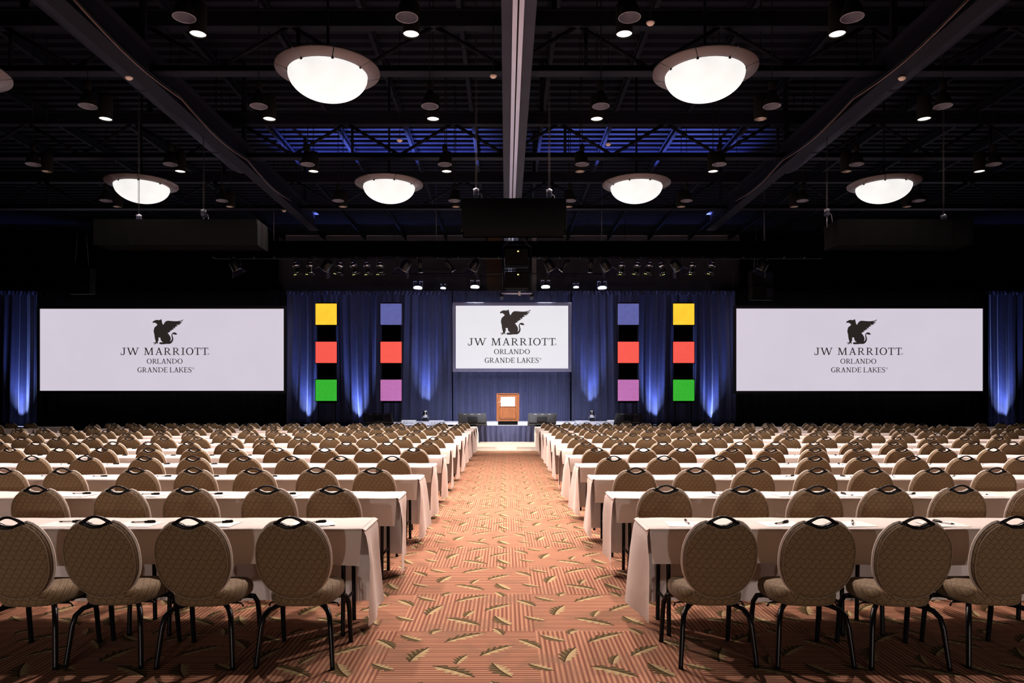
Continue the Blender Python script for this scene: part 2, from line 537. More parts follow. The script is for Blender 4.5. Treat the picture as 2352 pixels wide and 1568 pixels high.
# ribbed steel roof deck
prof = []
y = YF
while y < YB:
    prof += [(y, ZD), (y + .16, ZD), (y + .20, ZD - .10), (y + .36, ZD - .10), (y + .40, ZD)]
    y += .40
vs_, fs_ = [], []
for (yy, zz) in prof:
    vs_ += [(XL, yy, zz), (XR, yy, zz)]
for i in range(len(prof) - 1):
    fs_.append((2 * i, 2 * i + 2, 2 * i + 3, 2 * i + 1))
tag(MB().add(vs_, fs_).build('ceiling', 'deck_steel'), 'dark ribbed steel roof deck over the hall', 'ceiling', kind='structure')
# back wall trims
a = W(1118, 592, YB - .02); c = W(1150, 470, YB)
tag(MB().box(a.x, c.x, YB - .05, YB, 0, c.z).build('trim_1', 'wall_panel'), 'brown wooden pilaster strip on the back wall', 'trim', kind='structure')
a = W(1222, 592, YB - .02); c = W(1232, 470, YB)
tag(MB().box(a.x, c.x, YB - .08, YB, 0, c.z).build('trim_2', 'pale_trim'), 'pale vertical strip on the back wall', 'trim', kind='structure')
a = W(590, 542, YB - .02); c = W(1660, 539.5, YB)
tag(MB().box(XL, XR, YB - .05, YB, a.z, c.z).build('trim_3', 'pale_trim'), 'pale horizontal rail along the top of the back wall', 'trim', kind='structure')
# pale dance floor before the stage
YS0, YS1, ZS = 28.3, 34.6, .657
b = MB().box(-6, 6.4, 23.2, YS0 - .01, 0, .02)
o = tag(b.build('floor_panel_field', 'dance_floor'), 'pale laid wooden dance floor before the stage', 'dance floor')
o.name = 'dance_floor'

# ------------------------------------------------------------------ stage
root = empty('stage_platform', (0.2, YS0, 0), 0, 'low stage with white top and gathered navy skirt', 'stage')
SX0, SX1 = -5.9, 5.5
MB().box(SX0, SX1, 0, YS1 - YS0 - .05, ZS - .06, ZS).build('deck', 'stage_floor', root)


def pleat(x, seed, period, amp):
    return amp * (math.sin(2 * math.pi * x / period + seed) * .6 + math.sin(2 * math.pi * x / (period * .43) + seed * 2.3) * .25 +
                  math.sin(2 * math.pi * x / (period * 2.7) + seed * 1.7) * .45)


def drape_grid(mb, x0, x1, y, z0, z1, seed=0., period=.34, amp=.07, nz=5, sway=.0, step=.035):
    nu = max(8, int((x1 - x0) / step))

    def fn(u, v):
        x = x0 + (x1 - x0) * u
        k = .55 + .45 * (1 - v)
        xx = x + sway * math.sin(v * 2.2 + x * 1.3)
        return (xx, y + pleat(x + .05 * math.sin(3 * v + x), seed, period, amp * k), z0 + (z1 - z0) * v)
    mb.grid(fn, nu, nz)
    return mb


drape_grid(MB(), SX0, SX1, -.06, .01, ZS - .02, 1.3, .21, .05, 4, .03, .022).build('skirt', 'navy_skirt', root)
MB().box(SX0, SX1, -.02, 0, ZS - .10, ZS + .003).build('edge_strip', 'navy_skirt', root)

# ------------------------------------------------------------------ drapes
YD = 34.8
ZT = W(0, 670, YD).z


def xp(px, Y): return (px - VX) * Y / F


sections = [(-160, 88, 'blue', 'deep blue stage drape lit from below at the far left'),
            (88, 657, 'black', 'black drape behind the wide screen on the left'),
            (657, 1040, 'blue', 'blue pleated drape behind the coloured squares left of the lectern'),
            (1040, 1312, 'blue', 'navy pleated drape behind the lectern and middle screen'),
            (1312, 1690, 'blue', 'blue pleated drape behind the coloured squares right of the lectern'),
            (1690, 2266, 'black', 'black drape behind the wide screen on the right'),
            (2266, 2560, 'blue', 'deep blue stage drape lit from below at the far right')]
for i, (p0, p1, kind, lab) in enumerate(sections):
    x0, x1 = xp(p0, YD) + .03, xp(p1, YD) - .03
    zt = ZT - (.12 if kind == 'black' else 0) * 0
    dr = drape_grid(MB(), x0, x1, YD + (.12 if kind == 'black' else 0), 0.02, zt + (.1 if kind == 'black' else 0), i * 1.9, .42 if kind == 'blue' else .5, .11, 8, .02)
    # gathered top hem with ragged ruffle
    rt = tag(empty(kind + '_drape', ((x0 + x1) / 2, YD, 0)), lab, 'drape', 'stage drapes')
    o = dr.build('curtain', kind + '_drape', rt); o.location = (-(x0 + x1) / 2, -YD, 0)
    hm = drape_grid(MB(), x0, x1, YD - .10, zt - .16, zt + .03, i * .7, .19, .05, 3)
    o = hm.build('top_hem', kind + '_drape', rt); o.location = (-(x0 + x1) / 2, -YD, 0)
    MB().tube([(x0, YD + .02, zt + .0), (x1, YD + .02, zt + .0)], .025, 8).build('hanging_pipe', 'black_metal', rt).location = (-(x0 + x1) / 2, -YD, 0)

# black masking drapes high behind the side screens
for p0, p1, lab in ((-180, 640, 'tall black masking drape above the left wide screen'), (1700, 2600, 'tall black masking drape above the right wide screen')):
    Ym = 36.4
    x0, x1 = max(XL + .3, xp(p0, Ym)), min(XR - .3, xp(p1, Ym))
    rt = empty('masking_drape', ((x0 + x1) / 2, Ym, 0), 0, lab, 'drape', 'black masking drapes')
    zt = W(0, 470, Ym).z
    o = drape_grid(MB(), x0, x1, Ym, .02, zt, 2.1, .5, .1, 6, .02, .06).build('curtain', 'black_drape', rt); o.location = (-(x0 + x1) / 2, -Ym, 0)
    MB().tube([(x0, Ym, zt), (x1, Ym, zt)], .025, 8).build('hanging_pipe', 'black_matte', rt).location = (-(x0 + x1) / 2, -Ym, 0)

# ------------------------------------------------------------------ lettering
T_, t_, S_ = .158, .098, .070


class Glyph:
    def __init__(self): self.polys = []
    def q(self, *p): self.polys.append(list(p)); return self
    def rect(self, x0, x1, y0, y1): return self.q((x0, y0), (x1, y0), (x1, y1), (x0, y1))
    def diag(self, x0, y0, x1, y1, w): return self.q((x0 - w / 2, y0), (x0 + w / 2, y0), (x1 + w / 2, y1), (x1 - w / 2, y1))
    def serif(self, xc, y, w): return self.rect(xc - w / 2, xc + w / 2, y - (S_ if y > .5 else 0), y + (0 if y > .5 else S_))

    def arc(self, cx, cy, rx, ry, wx, wy, a0, a1, n=22):
        for i in range(n):
            a, c = R(a0 + (a1 - a0) * i / n), R(a0 + (a1 - a0) * (i + 1) / n)
            self.q((cx + rx * math.cos(a), cy + ry * math.sin(a)), (cx + rx * math.cos(c), cy + ry * math.sin(c)),
                   (cx + (rx - wx) * math.cos(c), cy + (ry - wy) * math.sin(c)), (cx + (rx - wx) * math.cos(a), cy + (ry - wy) * math.sin(a)))
        return self

    def path(self, pts, ws):
        for i in range(len(pts) - 1):
            (x0, y0), (x1, y1) = pts[i], pts[i + 1]
            d = math.hypot(x1 - x0, y1 - y0); nx, ny = -(y1 - y0) / d, (x1 - x0) / d
            a, c = ws[i] / 2, ws[i + 1] / 2
            self.q((x0 + nx * a, y0 + ny * a), (x0 - nx * a, y0 - ny * a), (x1 - nx * c, y1 - ny * c), (x1 + nx * c, y1 + ny * c))
        return self


def glyph(ch, w):
    g = Glyph(); sw = .33
    if ch == 'I':
        g.rect(w / 2 - T_ / 2, w / 2 + T_ / 2, 0, 1).serif(w / 2, 1, w).serif(w / 2, 0, w)
    elif ch == 'J':
        xs = w * .68
        g.rect(xs - T_ / 2, xs + T_ / 2, .2, 1).rect(w * .32, w, 1 - S_, 1)
        g.arc(xs + T_ / 2 - .26, .22, .26, .24, T_ * .9, .09, -90, 0, 8).arc(xs + T_ / 2 - .26, .22, .26, .24, .09, .09, -140, -90, 5)
        g.rect(0, .07, .03, .32).rect(.02, xs - .2, -.01, .075)
    elif ch == 'L':
        xs = sw / 2
        g.rect(xs - T_ / 2, xs + T_ / 2, 0, 1).serif(xs, 1, sw).rect(0, w, 0, S_ * 1.15).q((w - .09, 0), (w - .02, 0), (w, .27), (w - .055, .27))
    elif ch == 'T':
        g.rect(w / 2 - T_ / 2, w / 2 + T_ / 2, 0, 1).serif(w / 2, 0, .46).rect(0, w, 1 - S_ * 1.15, 1)
        g.q((0, .72), (.055, .72), (.09, 1), (.01, 1)).q((w - .055, .72), (w, .72), (w - .01, 1), (w - .09, 1))
    elif ch == 'E':
        xs = sw / 2
        g.rect(xs - T_ / 2, xs + T_ / 2, 0, 1).rect(0, w, 0, S_ * 1.15).rect(0, w * .96, 1 - S_ * 1.15, 1).rect(xs, w * .78, .47, .545)
        g.q((w - .09, 0), (w - .02, 0), (w, .26), (w - .055, .26)).q((w * .96 - .055, .76), (w * .96, .76), (w * .96, 1), (w * .96 - .08, 1)).rect(w * .78 - .03, w * .78 + .025, .40, .62)
    elif ch == 'D':
        xs = sw / 2; rx = w - xs
        g.rect(xs - T_ / 2, xs + T_ / 2, 0, 1).rect(0, xs + .08, 1 - S_, 1).rect(0, xs + .08, 0, S_).arc(xs, .5, rx, .5, T_ * 1.05, .07, -90, 90)
    elif ch == 'O':
        g.arc(w / 2, .5, w / 2, .52, T_ * 1.1, .075, 0, 360, 40)
    elif ch == 'G':
        g.arc(w * .52, .5, w * .52, .52, T_ * 1.1, .08, 52, 318, 32)
        g.rect(w * .84 - T_ / 2, w * .84 + T_ / 2, .06, .42).rect(w * .60, w, .40, .46).q((w * .88, .70), (w * .94, .70), (w * .94, 1.0), (w * .86, .93))
    elif ch == 'R':
        xs = sw / 2 + .02; rx = min(.42, w * .50)
        g.rect(xs - T_ / 2, xs + T_ / 2, 0, 1).rect(0, xs + .1, 1 - S_, 1).serif(xs, 0, sw + .06)
        cx = w * .80 - rx
        g.rect(xs, cx, 1 - .075, 1).rect(xs, cx, .43, .505).arc(cx, .715, rx, .285, T_, .075, -90, 90, 14)
        g.diag(w * .87, 0, w * .46, .46, T_ * 1.15).rect(w * .76, w, 0, S_)
    elif ch == 'A':
        g.diag(w * .17, .02, w * .50, 1, t_ * 1.05).diag(w * .83, .02, w * .50, 1.0, T_ * 1.1).rect(w * .27, w * .75, .30, .375)
        g.serif(w * .17, 0, .34).serif(w * .84, 0, .36)
    elif ch == 'M':
        l, r = w * .16, w * .84
        g.diag(l, 0, l + .06, 1, t_).diag(r + .02, 0, r - .03, 1, T_ * 1.05).diag(w * .50, 0, l + .09, 1, T_ * 1.1).diag(w * .50, 0, r - .06, 1, t_)
        g.serif(l, 0, .34).serif(r, 0, .40).rect(w * .06, l + .12, 1 - S_, 1).rect(r - .1, w * .96, 1 - S_, 1)
    elif ch == 'N':
        l, r = w * .18, w * .82
        g.rect(l - t_ / 2, l + t_ / 2, 0, 1).rect(r - t_ / 2, r + t_ / 2, .0, 1).diag(r - .01, 0, l, 1, T_ * 1.2)
        g.serif(l, 0, .32).rect(0, l + .06, 1 - S_, 1).serif(r, 1, .32)
    elif ch == 'W':
        g.diag(w * .31, 0, w * .10, 1, T_ * 1.1).diag(w * .31, 0, w * .50, 1, t_).diag(w * .70, 0, w * .50, 1, T_ * 1.1).diag(w * .70, 0, w * .91, 1, t_)
        g.rect(0, w * .22, 1 - S_, 1).rect(w * .79, w, 1 - S_, 1).rect(w * .44, w * .56, 1 - S_, 1)
    elif ch == 'K':
        xs = sw / 2
        g.rect(xs - T_ / 2, xs + T_ / 2, 0, 1).serif(xs, 1, sw).serif(xs, 0, sw).diag(xs + .06, .44, w * .80, .97, t_ * 1.2).diag(w * .87, .0, w * .40, .58, T_ * 1.15)
        g.rect(w * .64, w * .98, 1 - S_, 1).rect(w * .74, w, 0, S_)
    elif ch == 'S':
        pts = [(.90, .80), (.82, .92), (.66, .98), (.48, .985), (.30, .95), (.17, .86), (.14, .74), (.22, .63), (.40, .55), (.60, .47), (.78, .38), (.87, .26), (.83, .13), (.70, .045), (.50, .015), (.30, .03), (.15, .09), (.08, .20)]
        ws = [.06, .07, .08, .08, .10, .12, .14, .16, .17, .17, .16, .14, .12, .10, .08, .08, .07, .06]
        g.path([(p[0] * w, p[1]) for p in pts], ws).rect(.84 * w, .92 * w, .70, .98).rect(.05 * w, .13 * w, .02, .32)
    elif ch == '@':   # registered mark
        g.arc(w / 2, .5, w / 2, .5, .09, .09, 0, 360, 20).rect(w * .34, w * .45, .25, .75).arc(w * .45, .62, .20, .13, .08, .06, -90, 90, 6).diag(w * .66, .25, w * .48, .5, .1)
    return g.polys


LINES = [(845, 1008, [('J', 145, 262), ('W', 283, 558), ('M', 660, 888), ('A', 920, 1088), ('R', 1122, 1280), ('R', 1315, 1473), ('I', 1508, 1588), ('O', 1613, 1782), ('T', 1803, 1948), ('T', 1970, 2115)]),
         (1093, 1205, [('O', 732, 845), ('R', 858, 960), ('L', 965, 1057), ('A', 1062, 1165), ('N', 1172, 1292), ('D', 1300, 1415), ('O', 1425, 1538)]),
         (1287, 1400, [('G', 523, 622), ('R', 632, 735), ('A', 745, 850), ('N', 862, 978), ('D', 990, 1105), ('E', 1115, 1200), ('L', 1250, 1340), ('A', 1345, 1448), ('K', 1455, 1565), ('E', 1570, 1655), ('S', 1662, 1745)])]
MARKS = [(965, 1008, 2097, 2143), (1287, 1332, 1758, 1802)]
GRIFFIN = [(165,385),(160,350),(175,315),(205,295),(240,282),(275,255),(320,245),(370,243),(420,252),(455,252),(490,240),(520,225),(540,207),(555,225),(570,270),(580,320),(590,370),(605,415),(635,470),(660,430),(690,380),(725,335),(770,300),(830,282),(900,282),(980,290),(1080,298),(1180,303),(1270,300),(1350,290),(1430,275),(1490,248),(1540,220),(1545,228),(1520,265),(1490,290),(1440,305),(1385,322),(1380,335),(1420,332),(1505,322),(1490,345),(1450,368),(1400,385),(1445,390),(1430,415),(1385,430),(1330,437),(1390,455),(1380,472),(1320,470),(1215,460),(1250,480),(1295,497),(1270,520),(1220,545),(1150,556),(1192,572),(1163,585),(1190,618),(1163,612),(1135,645),(1122,618),(1070,590),(1103,640),(1110,680),(1082,664),(1058,695),(1033,682),(1000,730),(972,732),(933,708),(965,750),(975,777),(950,766),(915,800),(885,803),(873,830),(830,828),(870,870),(910,920),(950,985),(975,1050),(980,1110),(970,1170),(950,1222),(985,1190),(1015,1140),(1028,1090),(1025,1040),(1012,990),(1008,940),(1018,890),(1040,850),(1075,820),(1120,805),(1170,808),(1215,830),(1250,865),(1268,895),(1230,905),(1180,910),(1140,905),(1110,890),(1085,875),(1062,890),(1052,920),(1060,970),(1080,1030),(1092,1080),(1088,1140),(1070,1200),(1040,1250),(1000,1290),(950,1318),(900,1328),(830,1328),(775,1322),(720,1335),(620,1340),(520,1342),(480,1325),(452,1300),(470,1268),(490,1252),(560,1248),(630,1248),(590,1225),(545,1175),(520,1120),(512,1070),(520,1045),(470,1040),(415,1035),(428,1080),(428,1140),(415,1190),(390,1225),(395,1260),(408,1290),(405,1325),(380,1345),(383,1310),(370,1290),(345,1280),(310,1320),(260,1340),(225,1368),(222,1345),(250,1315),(280,1290),(240,1290),(200,1295),(180,1302),(185,1280),(215,1262),(255,1255),(290,1255),(300,1235),(290,1180),(275,1130),(260,1080),(258,1040),(245,1020),(252,980),(240,930),(235,880),(222,830),(208,800),(215,780),(200,760),(215,735),(203,705),(222,680),(215,650),(238,625),(235,600),(250,575),(285,550),(330,510),(375,460),(360,435),(320,405),(285,378),(240,372),(200,372)]

YSC = 34.0   # plane of the projection screens


def screen(name, px0, px1, py0, py1, border, dx, dy, face, frame, label):
    c = W((px0 + px1) / 2, (py0 + py1) / 2, YSC)
    k = YSC / F
    hw, hh = (px1 - px0) / 2 * k, (py1 - py0) / 2 * k
    root = empty(name, c, 0, label, 'screen')
    bd = border * k
    MB().box(-hw, hw, 0, .03, -hh, hh).build('screen_surface', face, root)
    for nm, a in (('frame_bar', (-hw - bd, hw + bd, -.04, .07, hh, hh + bd)), ('frame_bar', (-hw - bd, hw + bd, -.04, .07, -hh - bd, -hh)),
                  ('frame_bar', (-hw - bd, -hw, -.04, .07, -hh, hh)), ('frame_bar', (hw, hw + bd, -.04, .07, -hh, hh))):
        MB().bbox(*a, b=.012).build(nm, frame, root)
    if dx == 0:      # hung from the lamp bar
        for sx in (-.8, .8):
            MB().tube([(sx * hw, .05, hh), (sx * hw, .06, ZT + .75 - c.z)], .008, 6).build('hanging_wire', 'black_metal', root)
    else:            # standing on two black legs
        for sx in (-.97, .97):
            MB().box(sx * hw - .04, sx * hw + .04, 0, .06, -c.z, -hh - bd + .02).build('leg', 'black_matte', root)
            MB().box(sx * hw - .05, sx * hw + .05, -.35, .35, -c.z, -c.z + .04).build('foot', 'black_matte', root)

    def P(px, py): return ((px + dx) * k - (c.x + VX * k), -.006, (VY - (py + dy)) * k + EYE - c.z)
    pts = [(1140 + a / 19.6, 700 + q / 19.6) for a, q in GRIFFIN]
    tr = tessellate_polygon([[Vector((p[0], p[1], 0)) for p in pts]])
    mb = MB().add([P(*p) for p in pts], [tuple(t) for t in tr])
    mb.build('emblem', 'ink', root)
    for (ya, yb, items) in LINES:
        mb = MB()
        H = (yb - ya) / 9.8
        for ch, xa, xb in items:
            for pl in glyph(ch, (xb - xa) / (yb - ya)):
                q = [P(1060 + xa / 9.8 + u * H, 690 + yb / 9.8 - v * H) for u, v in pl]
                mb.add(q, [tuple(range(len(q)))])
        for (ma, mbm, xa, xb) in MARKS:
            if abs(yb - mbm) < 5 or (ya == ma):
                h = (mbm - ma) / 9.8
                for pl in glyph('@', 1.0):
                    q = [P(1060 + xa / 9.8 + u * h, 690 + mbm / 9.8 - v * h) for u, v in pl]
                    mb.add(q, [tuple(range(len(q)))])
        mb.build('lettering', 'ink', root)
    return root


screen('projection_screen', 1047, 1305, 702, 846, 7.5, 0, 0, 'screen_mid', 'screen_frame', 'smaller framed projection screen above the wooden lectern')
screen('projection_screen', 92, 652, 709, 897, 7, -797.5, 22, 'screen_side', 'screen_frame_dark', 'wide projection screen with dark emblem, on the left')
screen('projection_screen', 1691, 2257, 708.5, 897.5, 7, 795.5, 22, 'screen_side', 'screen_frame_dark', 'wide projection screen with dark emblem, on the right')

# ------------------------------------------------------------------ towers of coloured squares
YTW = 33.4


def tower(pxc, cols, label):
    k = YTW / F
    c = W(pxc, 721, YTW)
    root = empty('light_panel_tower', (c.x, YTW, 0 if abs(pxc - 1162) > 300 else ZS), 0, label, 'light tower', 'towers of coloured light panels')
    z0 = root.location.z
    for sx in (-1, 1):
        MB().box(sx * .40 - .025, sx * .40 + .025, .06, .11, 0, W(0, 694, YTW).z - z0).build('upright', 'black_matte', root)
    MB().box(-.45, .45, -.2, .3, 0, .04).build('base_plate', 'black_matte', root)
    MB().box(-.44, .44, .04, .06, W(0, 925, YTW).z - z0, W(0, 694, YTW).z - z0).build('backing_cloth', 'black_cloth', root)
    for py, (cn, cl) in zip((721.5, 809, 896), cols):
        z = W(0, py, YTW).z - z0
        h = 24.3 * k
        p = MB().bbox(-h, h, -.05, .03, z - h, z + h, .012).build('light_panel', 'p_' + cn, root)
        p['label'] = 'glowing ' + cl + ' square panel'
        e = h + .03
        f = MB()
        for a in ((-e, e, -.03, .036, z + h, z + e), (-e, e, -.03, .036, z - e, z - h), (-e, -h, -.03, .036, z - h, z + h), (h, e, -.03, .036, z - h, z + h)):
            f.box(*a)
        f.build('panel_rim', 'black_matte', root)


Yl = ('yellow', 'yellow'); Rd = ('red', 'red'); Gn = ('green', 'green'); Vi = ('violet', 'slate blue'); Pk = ('pink', 'pink')
tower(749.5, (Yl, Rd, Gn), 'outer tower of yellow, red and green squares beside the left wide screen')
tower(898.5, (Vi, Rd, Pk), 'inner tower of slate blue, red and pink squares, left of middle screen')
tower(1443, (Vi, Rd, Pk), 'inner tower of slate blue, red and pink squares, right of middle screen')
tower(1570, (Yl, Rd, Gn), 'outer tower of yellow, red and green squares beside the right wide screen')

# ------------------------------------------------------------------ lectern
YL = 28.9
c = W(1166.5, 976, YL)
root = empty('lectern', (c.x, YL, ZS), 0, 'cherry wood lectern with white sign standing on the stage', 'lectern')
k = YL / F
hw = 25.5 * k
zt = W(0, 903, YL).z - ZS
MB().bbox(-hw * .89, hw * .89, .05, .55, 0, .16, .01).build('plinth', 'black_matte', root)
b = MB().bbox(-hw * .96, hw * .96, 0, .60, .16, zt - .03, .012)
b.build('body', 'cherry', root)
MB().bbox(-hw, hw, -.03, .64, .155, .20, .01).build('base_moulding', 'cherry', root)
MB().bbox(-hw, hw, -.03, .64, zt - .04, zt, .012).build('reading_top', 'cherry', root)
MB().bbox(-hw * .70, hw * .70, -.014, .0, .28, .73, .008).build('front_panel', 'cherry', root)
for a in ((-hw * .76, hw * .76, .73, .76), (-hw * .76, hw * .76, .25, .28), (-hw * .76, -hw * .70, .25, .76), (hw * .70, hw * .76, .25, .76)):
    MB().bbox(a[0], a[1], -.03, 0, a[2], a[3], .006).build('panel_moulding', 'cherry', root)
for sx in (-1, 1):
    MB().bbox(sx * hw * .96 - .03, sx * hw * .96 + .03, -.025, .03, .2, zt - .04, .01).build('corner_post', 'cherry', root)
sg = MB().bbox(-hw * .63, hw * .63, -.03, -.005, zt - .53, zt - .15, .006).build('sign', 'white_paper', root)
b = MB()
for kk, rr in enumerate((.085, .06, .035)):
    b.grid(lambda u, v, rr=rr: (hw * .42 + (rr - .018 * v) * math.cos(R(-20 + 230 * u)), -.033, zt - .33 + (rr - .018 * v) * math.sin(R(-20 + 230 * u))), 14, 1)
b.build('swirl_mark', 'pink_ink', sg)
b = MB()
for (x0, x1, z) in ((-.34, -.02, .29), (-.42, .08, .35), (-.30, .02, .40)):
    for i in range(7):
        a = x0 + (x1 - x0) * i / 7
        b.box(a * hw * 2, (a + .03) * hw * 2, -.033, -.03, zt - z - .012, zt - z + .012)
b.build('faint_lettering', 'faint_ink', sg)

# ------------------------------------------------------------------ confidence monitors on low stands
def monitor(px, pyc, rz, label, wpx=66):
    Y = 27.6
    k = Y / F
    c = W(px, 976, Y)
    root = empty('confidence_monitor', (c.x, Y, 0), rz, label, 'monitor', 'tilted monitors before the stage')
    w = wpx * k / 2
    z0 = W(0, 976, Y).z
    h = .62
    Tm = Matrix.Translation((0, 0, z0)) @ Matrix.Rotation(R(-42), 4, 'X')
    b = MB(); b.M = Tm; b.bbox(-w, w, 0, .05, 0, h, .012); b.build('screen_panel', 'tv_plastic', root)
    b = MB(); b.M = Tm; b.bbox(-w * .92, w * .92, -.045, .01, .08, h * .82, .02); b.build('rear_shell', 'tv_plastic', root)
    b = MB(); b.M = Tm; b.bbox(-w * .34, w * .34, -.10, -.04, .1, h * .6, .02); b.build('connector_box', 'black_metal', root)
    b = MB(); b.M = Tm
    for i in range(3):
        b.box(-w * .6 + i * w * .5, -w * .4 + i * w * .5, -.002, .0, h * .88, h * .90)
    b.build('vent', 'amp_grey', root)
    b = MB().bbox(-w * .5, w * .5, -.05, .35, 0, .04, .01); b.build('stand_base', 'black_metal', root)
    for sx in (-1, 1):
        MB().tube([(sx * w * .3, .12, .04), (sx * w * .3, .10, z0 * .7), (sx * w * .3, .03, z0 + .05)], .02, 8).build('stand_post', 'black_metal', root)


monitor(1086, 962, R(8), 'tilted black monitor seen from behind, immediately left of the lectern')
monitor(1244, 962, R(-8), 'tilted black monitor seen from behind, immediately right of the lectern')
monitor(872, 962, R(22), 'tilted black monitor at the left end of the stage', 68)
monitor(1440, 962, R(-22), 'tilted black monitor at the right end of the stage', 64)


def amp(px0, px1, py0, Y, label, face):
    k = Y / F
    a, c = W(px0, py0, Y), W(px1, py0, Y)
    root = empty('equipment_box', ((a.x + c.x) / 2, Y, ZS), 0, label, 'equipment box', 'small equipment boxes on the stage')
    h = max(.16, a.z - ZS); w = (c.x - a.x) / 2
    MB().bbox(-w, w, 0, .42, 0, h, .008).build('case', face, root)
    MB().bbox(-w * .95, w * .95, -.012, 0, .02, h - .02, .004).build('front_plate', 'amp_grey', root)
    for i in range(4):
        b = MB(); b.M = Matrix.Translation((-w * .6 + i * w * .4, -.012, h * .4)) @ Matrix.Rotation(R(90), 4, 'X')
        b.lathe([(0, .02), (.02, .02), (.024, 0)], 10).build('knob', 'chrome', root)


amp(922, 954, 966, 30.0, 'pale equipment box on stage beside the left end monitor', 'white_plastic')
amp(985, 1019, 965.5, 29.2, 'grey equipment box on stage left of the lectern', 'amp_grey')
amp(1322, 1354, 966, 29.2, 'grey equipment box on stage right of the lectern', 'amp_grey')
amp(1397, 1424, 966, 30.0, 'pale equipment box on stage beside the right end monitor', 'white_plastic')

# ------------------------------------------------------------------ uplights at the drapes
def uplight(px, label, z0, Y=34.42, box=False, w=1.0, ang=34):
    c = W(px, 960, Y)
    root = empty('uplight', (c.x, Y, z0), 0, label, 'uplight', 'blue uplights along the drapes')
    if box:
        MB().bbox(-.42, .42, -.22, .12, 0, .40, .02).build('housing', 'black_matte', root)
        b = MB().bbox(-.34, .34, -.16, .08, .40, .41, .002); b.build('lens', 'uplens', root)
        zl = .53
    else:
        MB().bbox(-.13, .13, -.12, .12, 0, .09, .012).build('base', 'black_metal', root)
        for sx in (-1, 1):
            MB().tube([(sx * .13, 0, .07), (sx * .155, 0, .2), (sx * .15, 0, .36)], .012, 6).build('yoke_arm', 'chrome', root)
        MB().lathe([(.0, .13), (.10, .14), (.135, .22), (.14, .33), (.12, .42), (.125, .50)], 18).build('head', 'chrome', root)
        MB().lathe([(0, .495), (.118, .495)], 18).build('lens', 'uplens', root)
        zl = .54
    spot('uplight_beam', root, (0, 0, zl), (0, .11, 1), UPLIGHT_W * w * 1.7, UPLIGHT_COL, 42, .9, .08)
    spot('uplight_core', root, (0, 0, zl + .02), (0, .33, 1), UPLIGHT_W * w * .5, (.50, .64, 1.0), 56, 1.0, .05)


uplight(40, 'black box uplight at the far left blue drape', 0, 34.42, True, 1.2)
uplight(702, 'floor uplight between left wide screen and outer squares', 0)
uplight(821, 'floor uplight between the two left towers', 0, w=1.3)
uplight(977, 'silver uplight on stage left of middle screen', ZS, 34.35)
uplight(1360, 'silver uplight on stage right of middle screen', ZS, 34.35)
uplight(1504, 'floor uplight between the two right towers', 0, w=1.3)
uplight(1637, 'floor uplight between outer squares and right wide screen', 0)
uplight(2314, 'black box uplight at the far right blue drape', 0, 34.42, True, 1.2)

# ------------------------------------------------------------------ ceiling steel
HB = 5.45             # lamp plane above the eye
ZL = EYE + HB
# centre track soffit
root = empty('ceiling_track', (.195, 0, 7.5), 0, 'long centre ceiling track with two pale rails running to the stage', 'ceiling track')
MB().bbox(-.265, .265, 2, YB - .1, 0.02, .75, .01).build('soffit', 'soffit', root)
for x0, x1 in ((-.095, -.022), (.005, .078)):
    rl = MB(); rl.box(x0, x1, 2, YB - .1, -.015, .03)
    rl.box(x0 + .026, x0 + .04, 2, YB - .1, -.035, -.014)
    rl.build('rail', 'aluminium', root)
MB().box(-.022, .005, 2, YB - .1, 0, .028).build('slot', 'black_matte', root)
for yy in (8, 13, 18, 23, 28, 33):
    for sx in (-.2, .2):
        MB().tube([(sx, yy, .7), (sx, yy, ZD - 7.5)], .02, 6).build('hanger_rod', 'dark_steel', root)

# transverse open-web trusses
def steel_truss(pyb, label):
    zb = EYE + 6.1
    Y = F * 6.1 / (VY - pyb)
    root = empty('roof_truss', (0, Y, zb), 0, label, 'truss', 'steel roof trusses crossing the hall')
    Lx = 21.5
    b = MB(); b.box(-Lx, Lx, -.12, .12, 0, .02); b.box(-Lx, Lx, -.012, .012, .02, .16); b.build('bottom_chord', 'dark_steel', root)
    zt = .85
    b = MB(); b.box(-Lx, Lx, -.14, .14, zt + .28, zt + .30); b.box(-Lx, Lx, -.1, .1, zt, zt + .28); b.build('top_chord', 'dark_steel', root)
    n = 16
    for i in range(n):
        x0 = -Lx + 2 * Lx * i / n; x1 = -Lx + 2 * Lx * (i + 1) / n; xm = (x0 + x1) / 2
        MB().tube([(x0, 0, .1), (xm, 0, zt + .05)], .04, 6).build('web_member', 'dark_steel', root)
        MB().tube([(xm, 0, zt + .05), (x1, 0, .1)], .04, 6).build('web_member', 'dark_steel', root)
        if i % 2 == 0:
            MB().tube([(xm + .15, 0, .1), (xm + .15, 0, zt + .05)], .035, 6).build('web_post', 'dark_steel', root)
    for x in (-18, -9, 0.9, 9, 18):
        MB().box(x - .05, x + .05, -.05, .05, zt + .3, ZD - .1 - zb).build('post', 'dark_steel', root)
    return Y


TY = [steel_truss(170, 'nearest steel truss crossing under the roof'), steel_truss(365, 'middle steel truss crossing under the roof'), steel_truss(481, 'furthest steel truss crossing under the roof')]

# joists running to the stage
for i in range(-8, 9):
    x = .2 + i * 2.1 + .9
    b = MB(); b.box(x - .05, x + .05, 4, YB - .2, ZD - .36, ZD - .33); b.box(x - .05, x + .05, 4, YB - .2, ZD - .15, ZD - .12); b.box(x - .008, x + .008, 4, YB - .2, ZD - .34, ZD - .13)
    tag(b.build('roof_joist', 'dark_steel'), 'thin roof joist under the deck, %s from the %s side wall' % (ORD[i + 8] if i <= 0 else ORD[8 - i], 'left' if i <= 0 else 'right'), 'joist', 'roof joists')

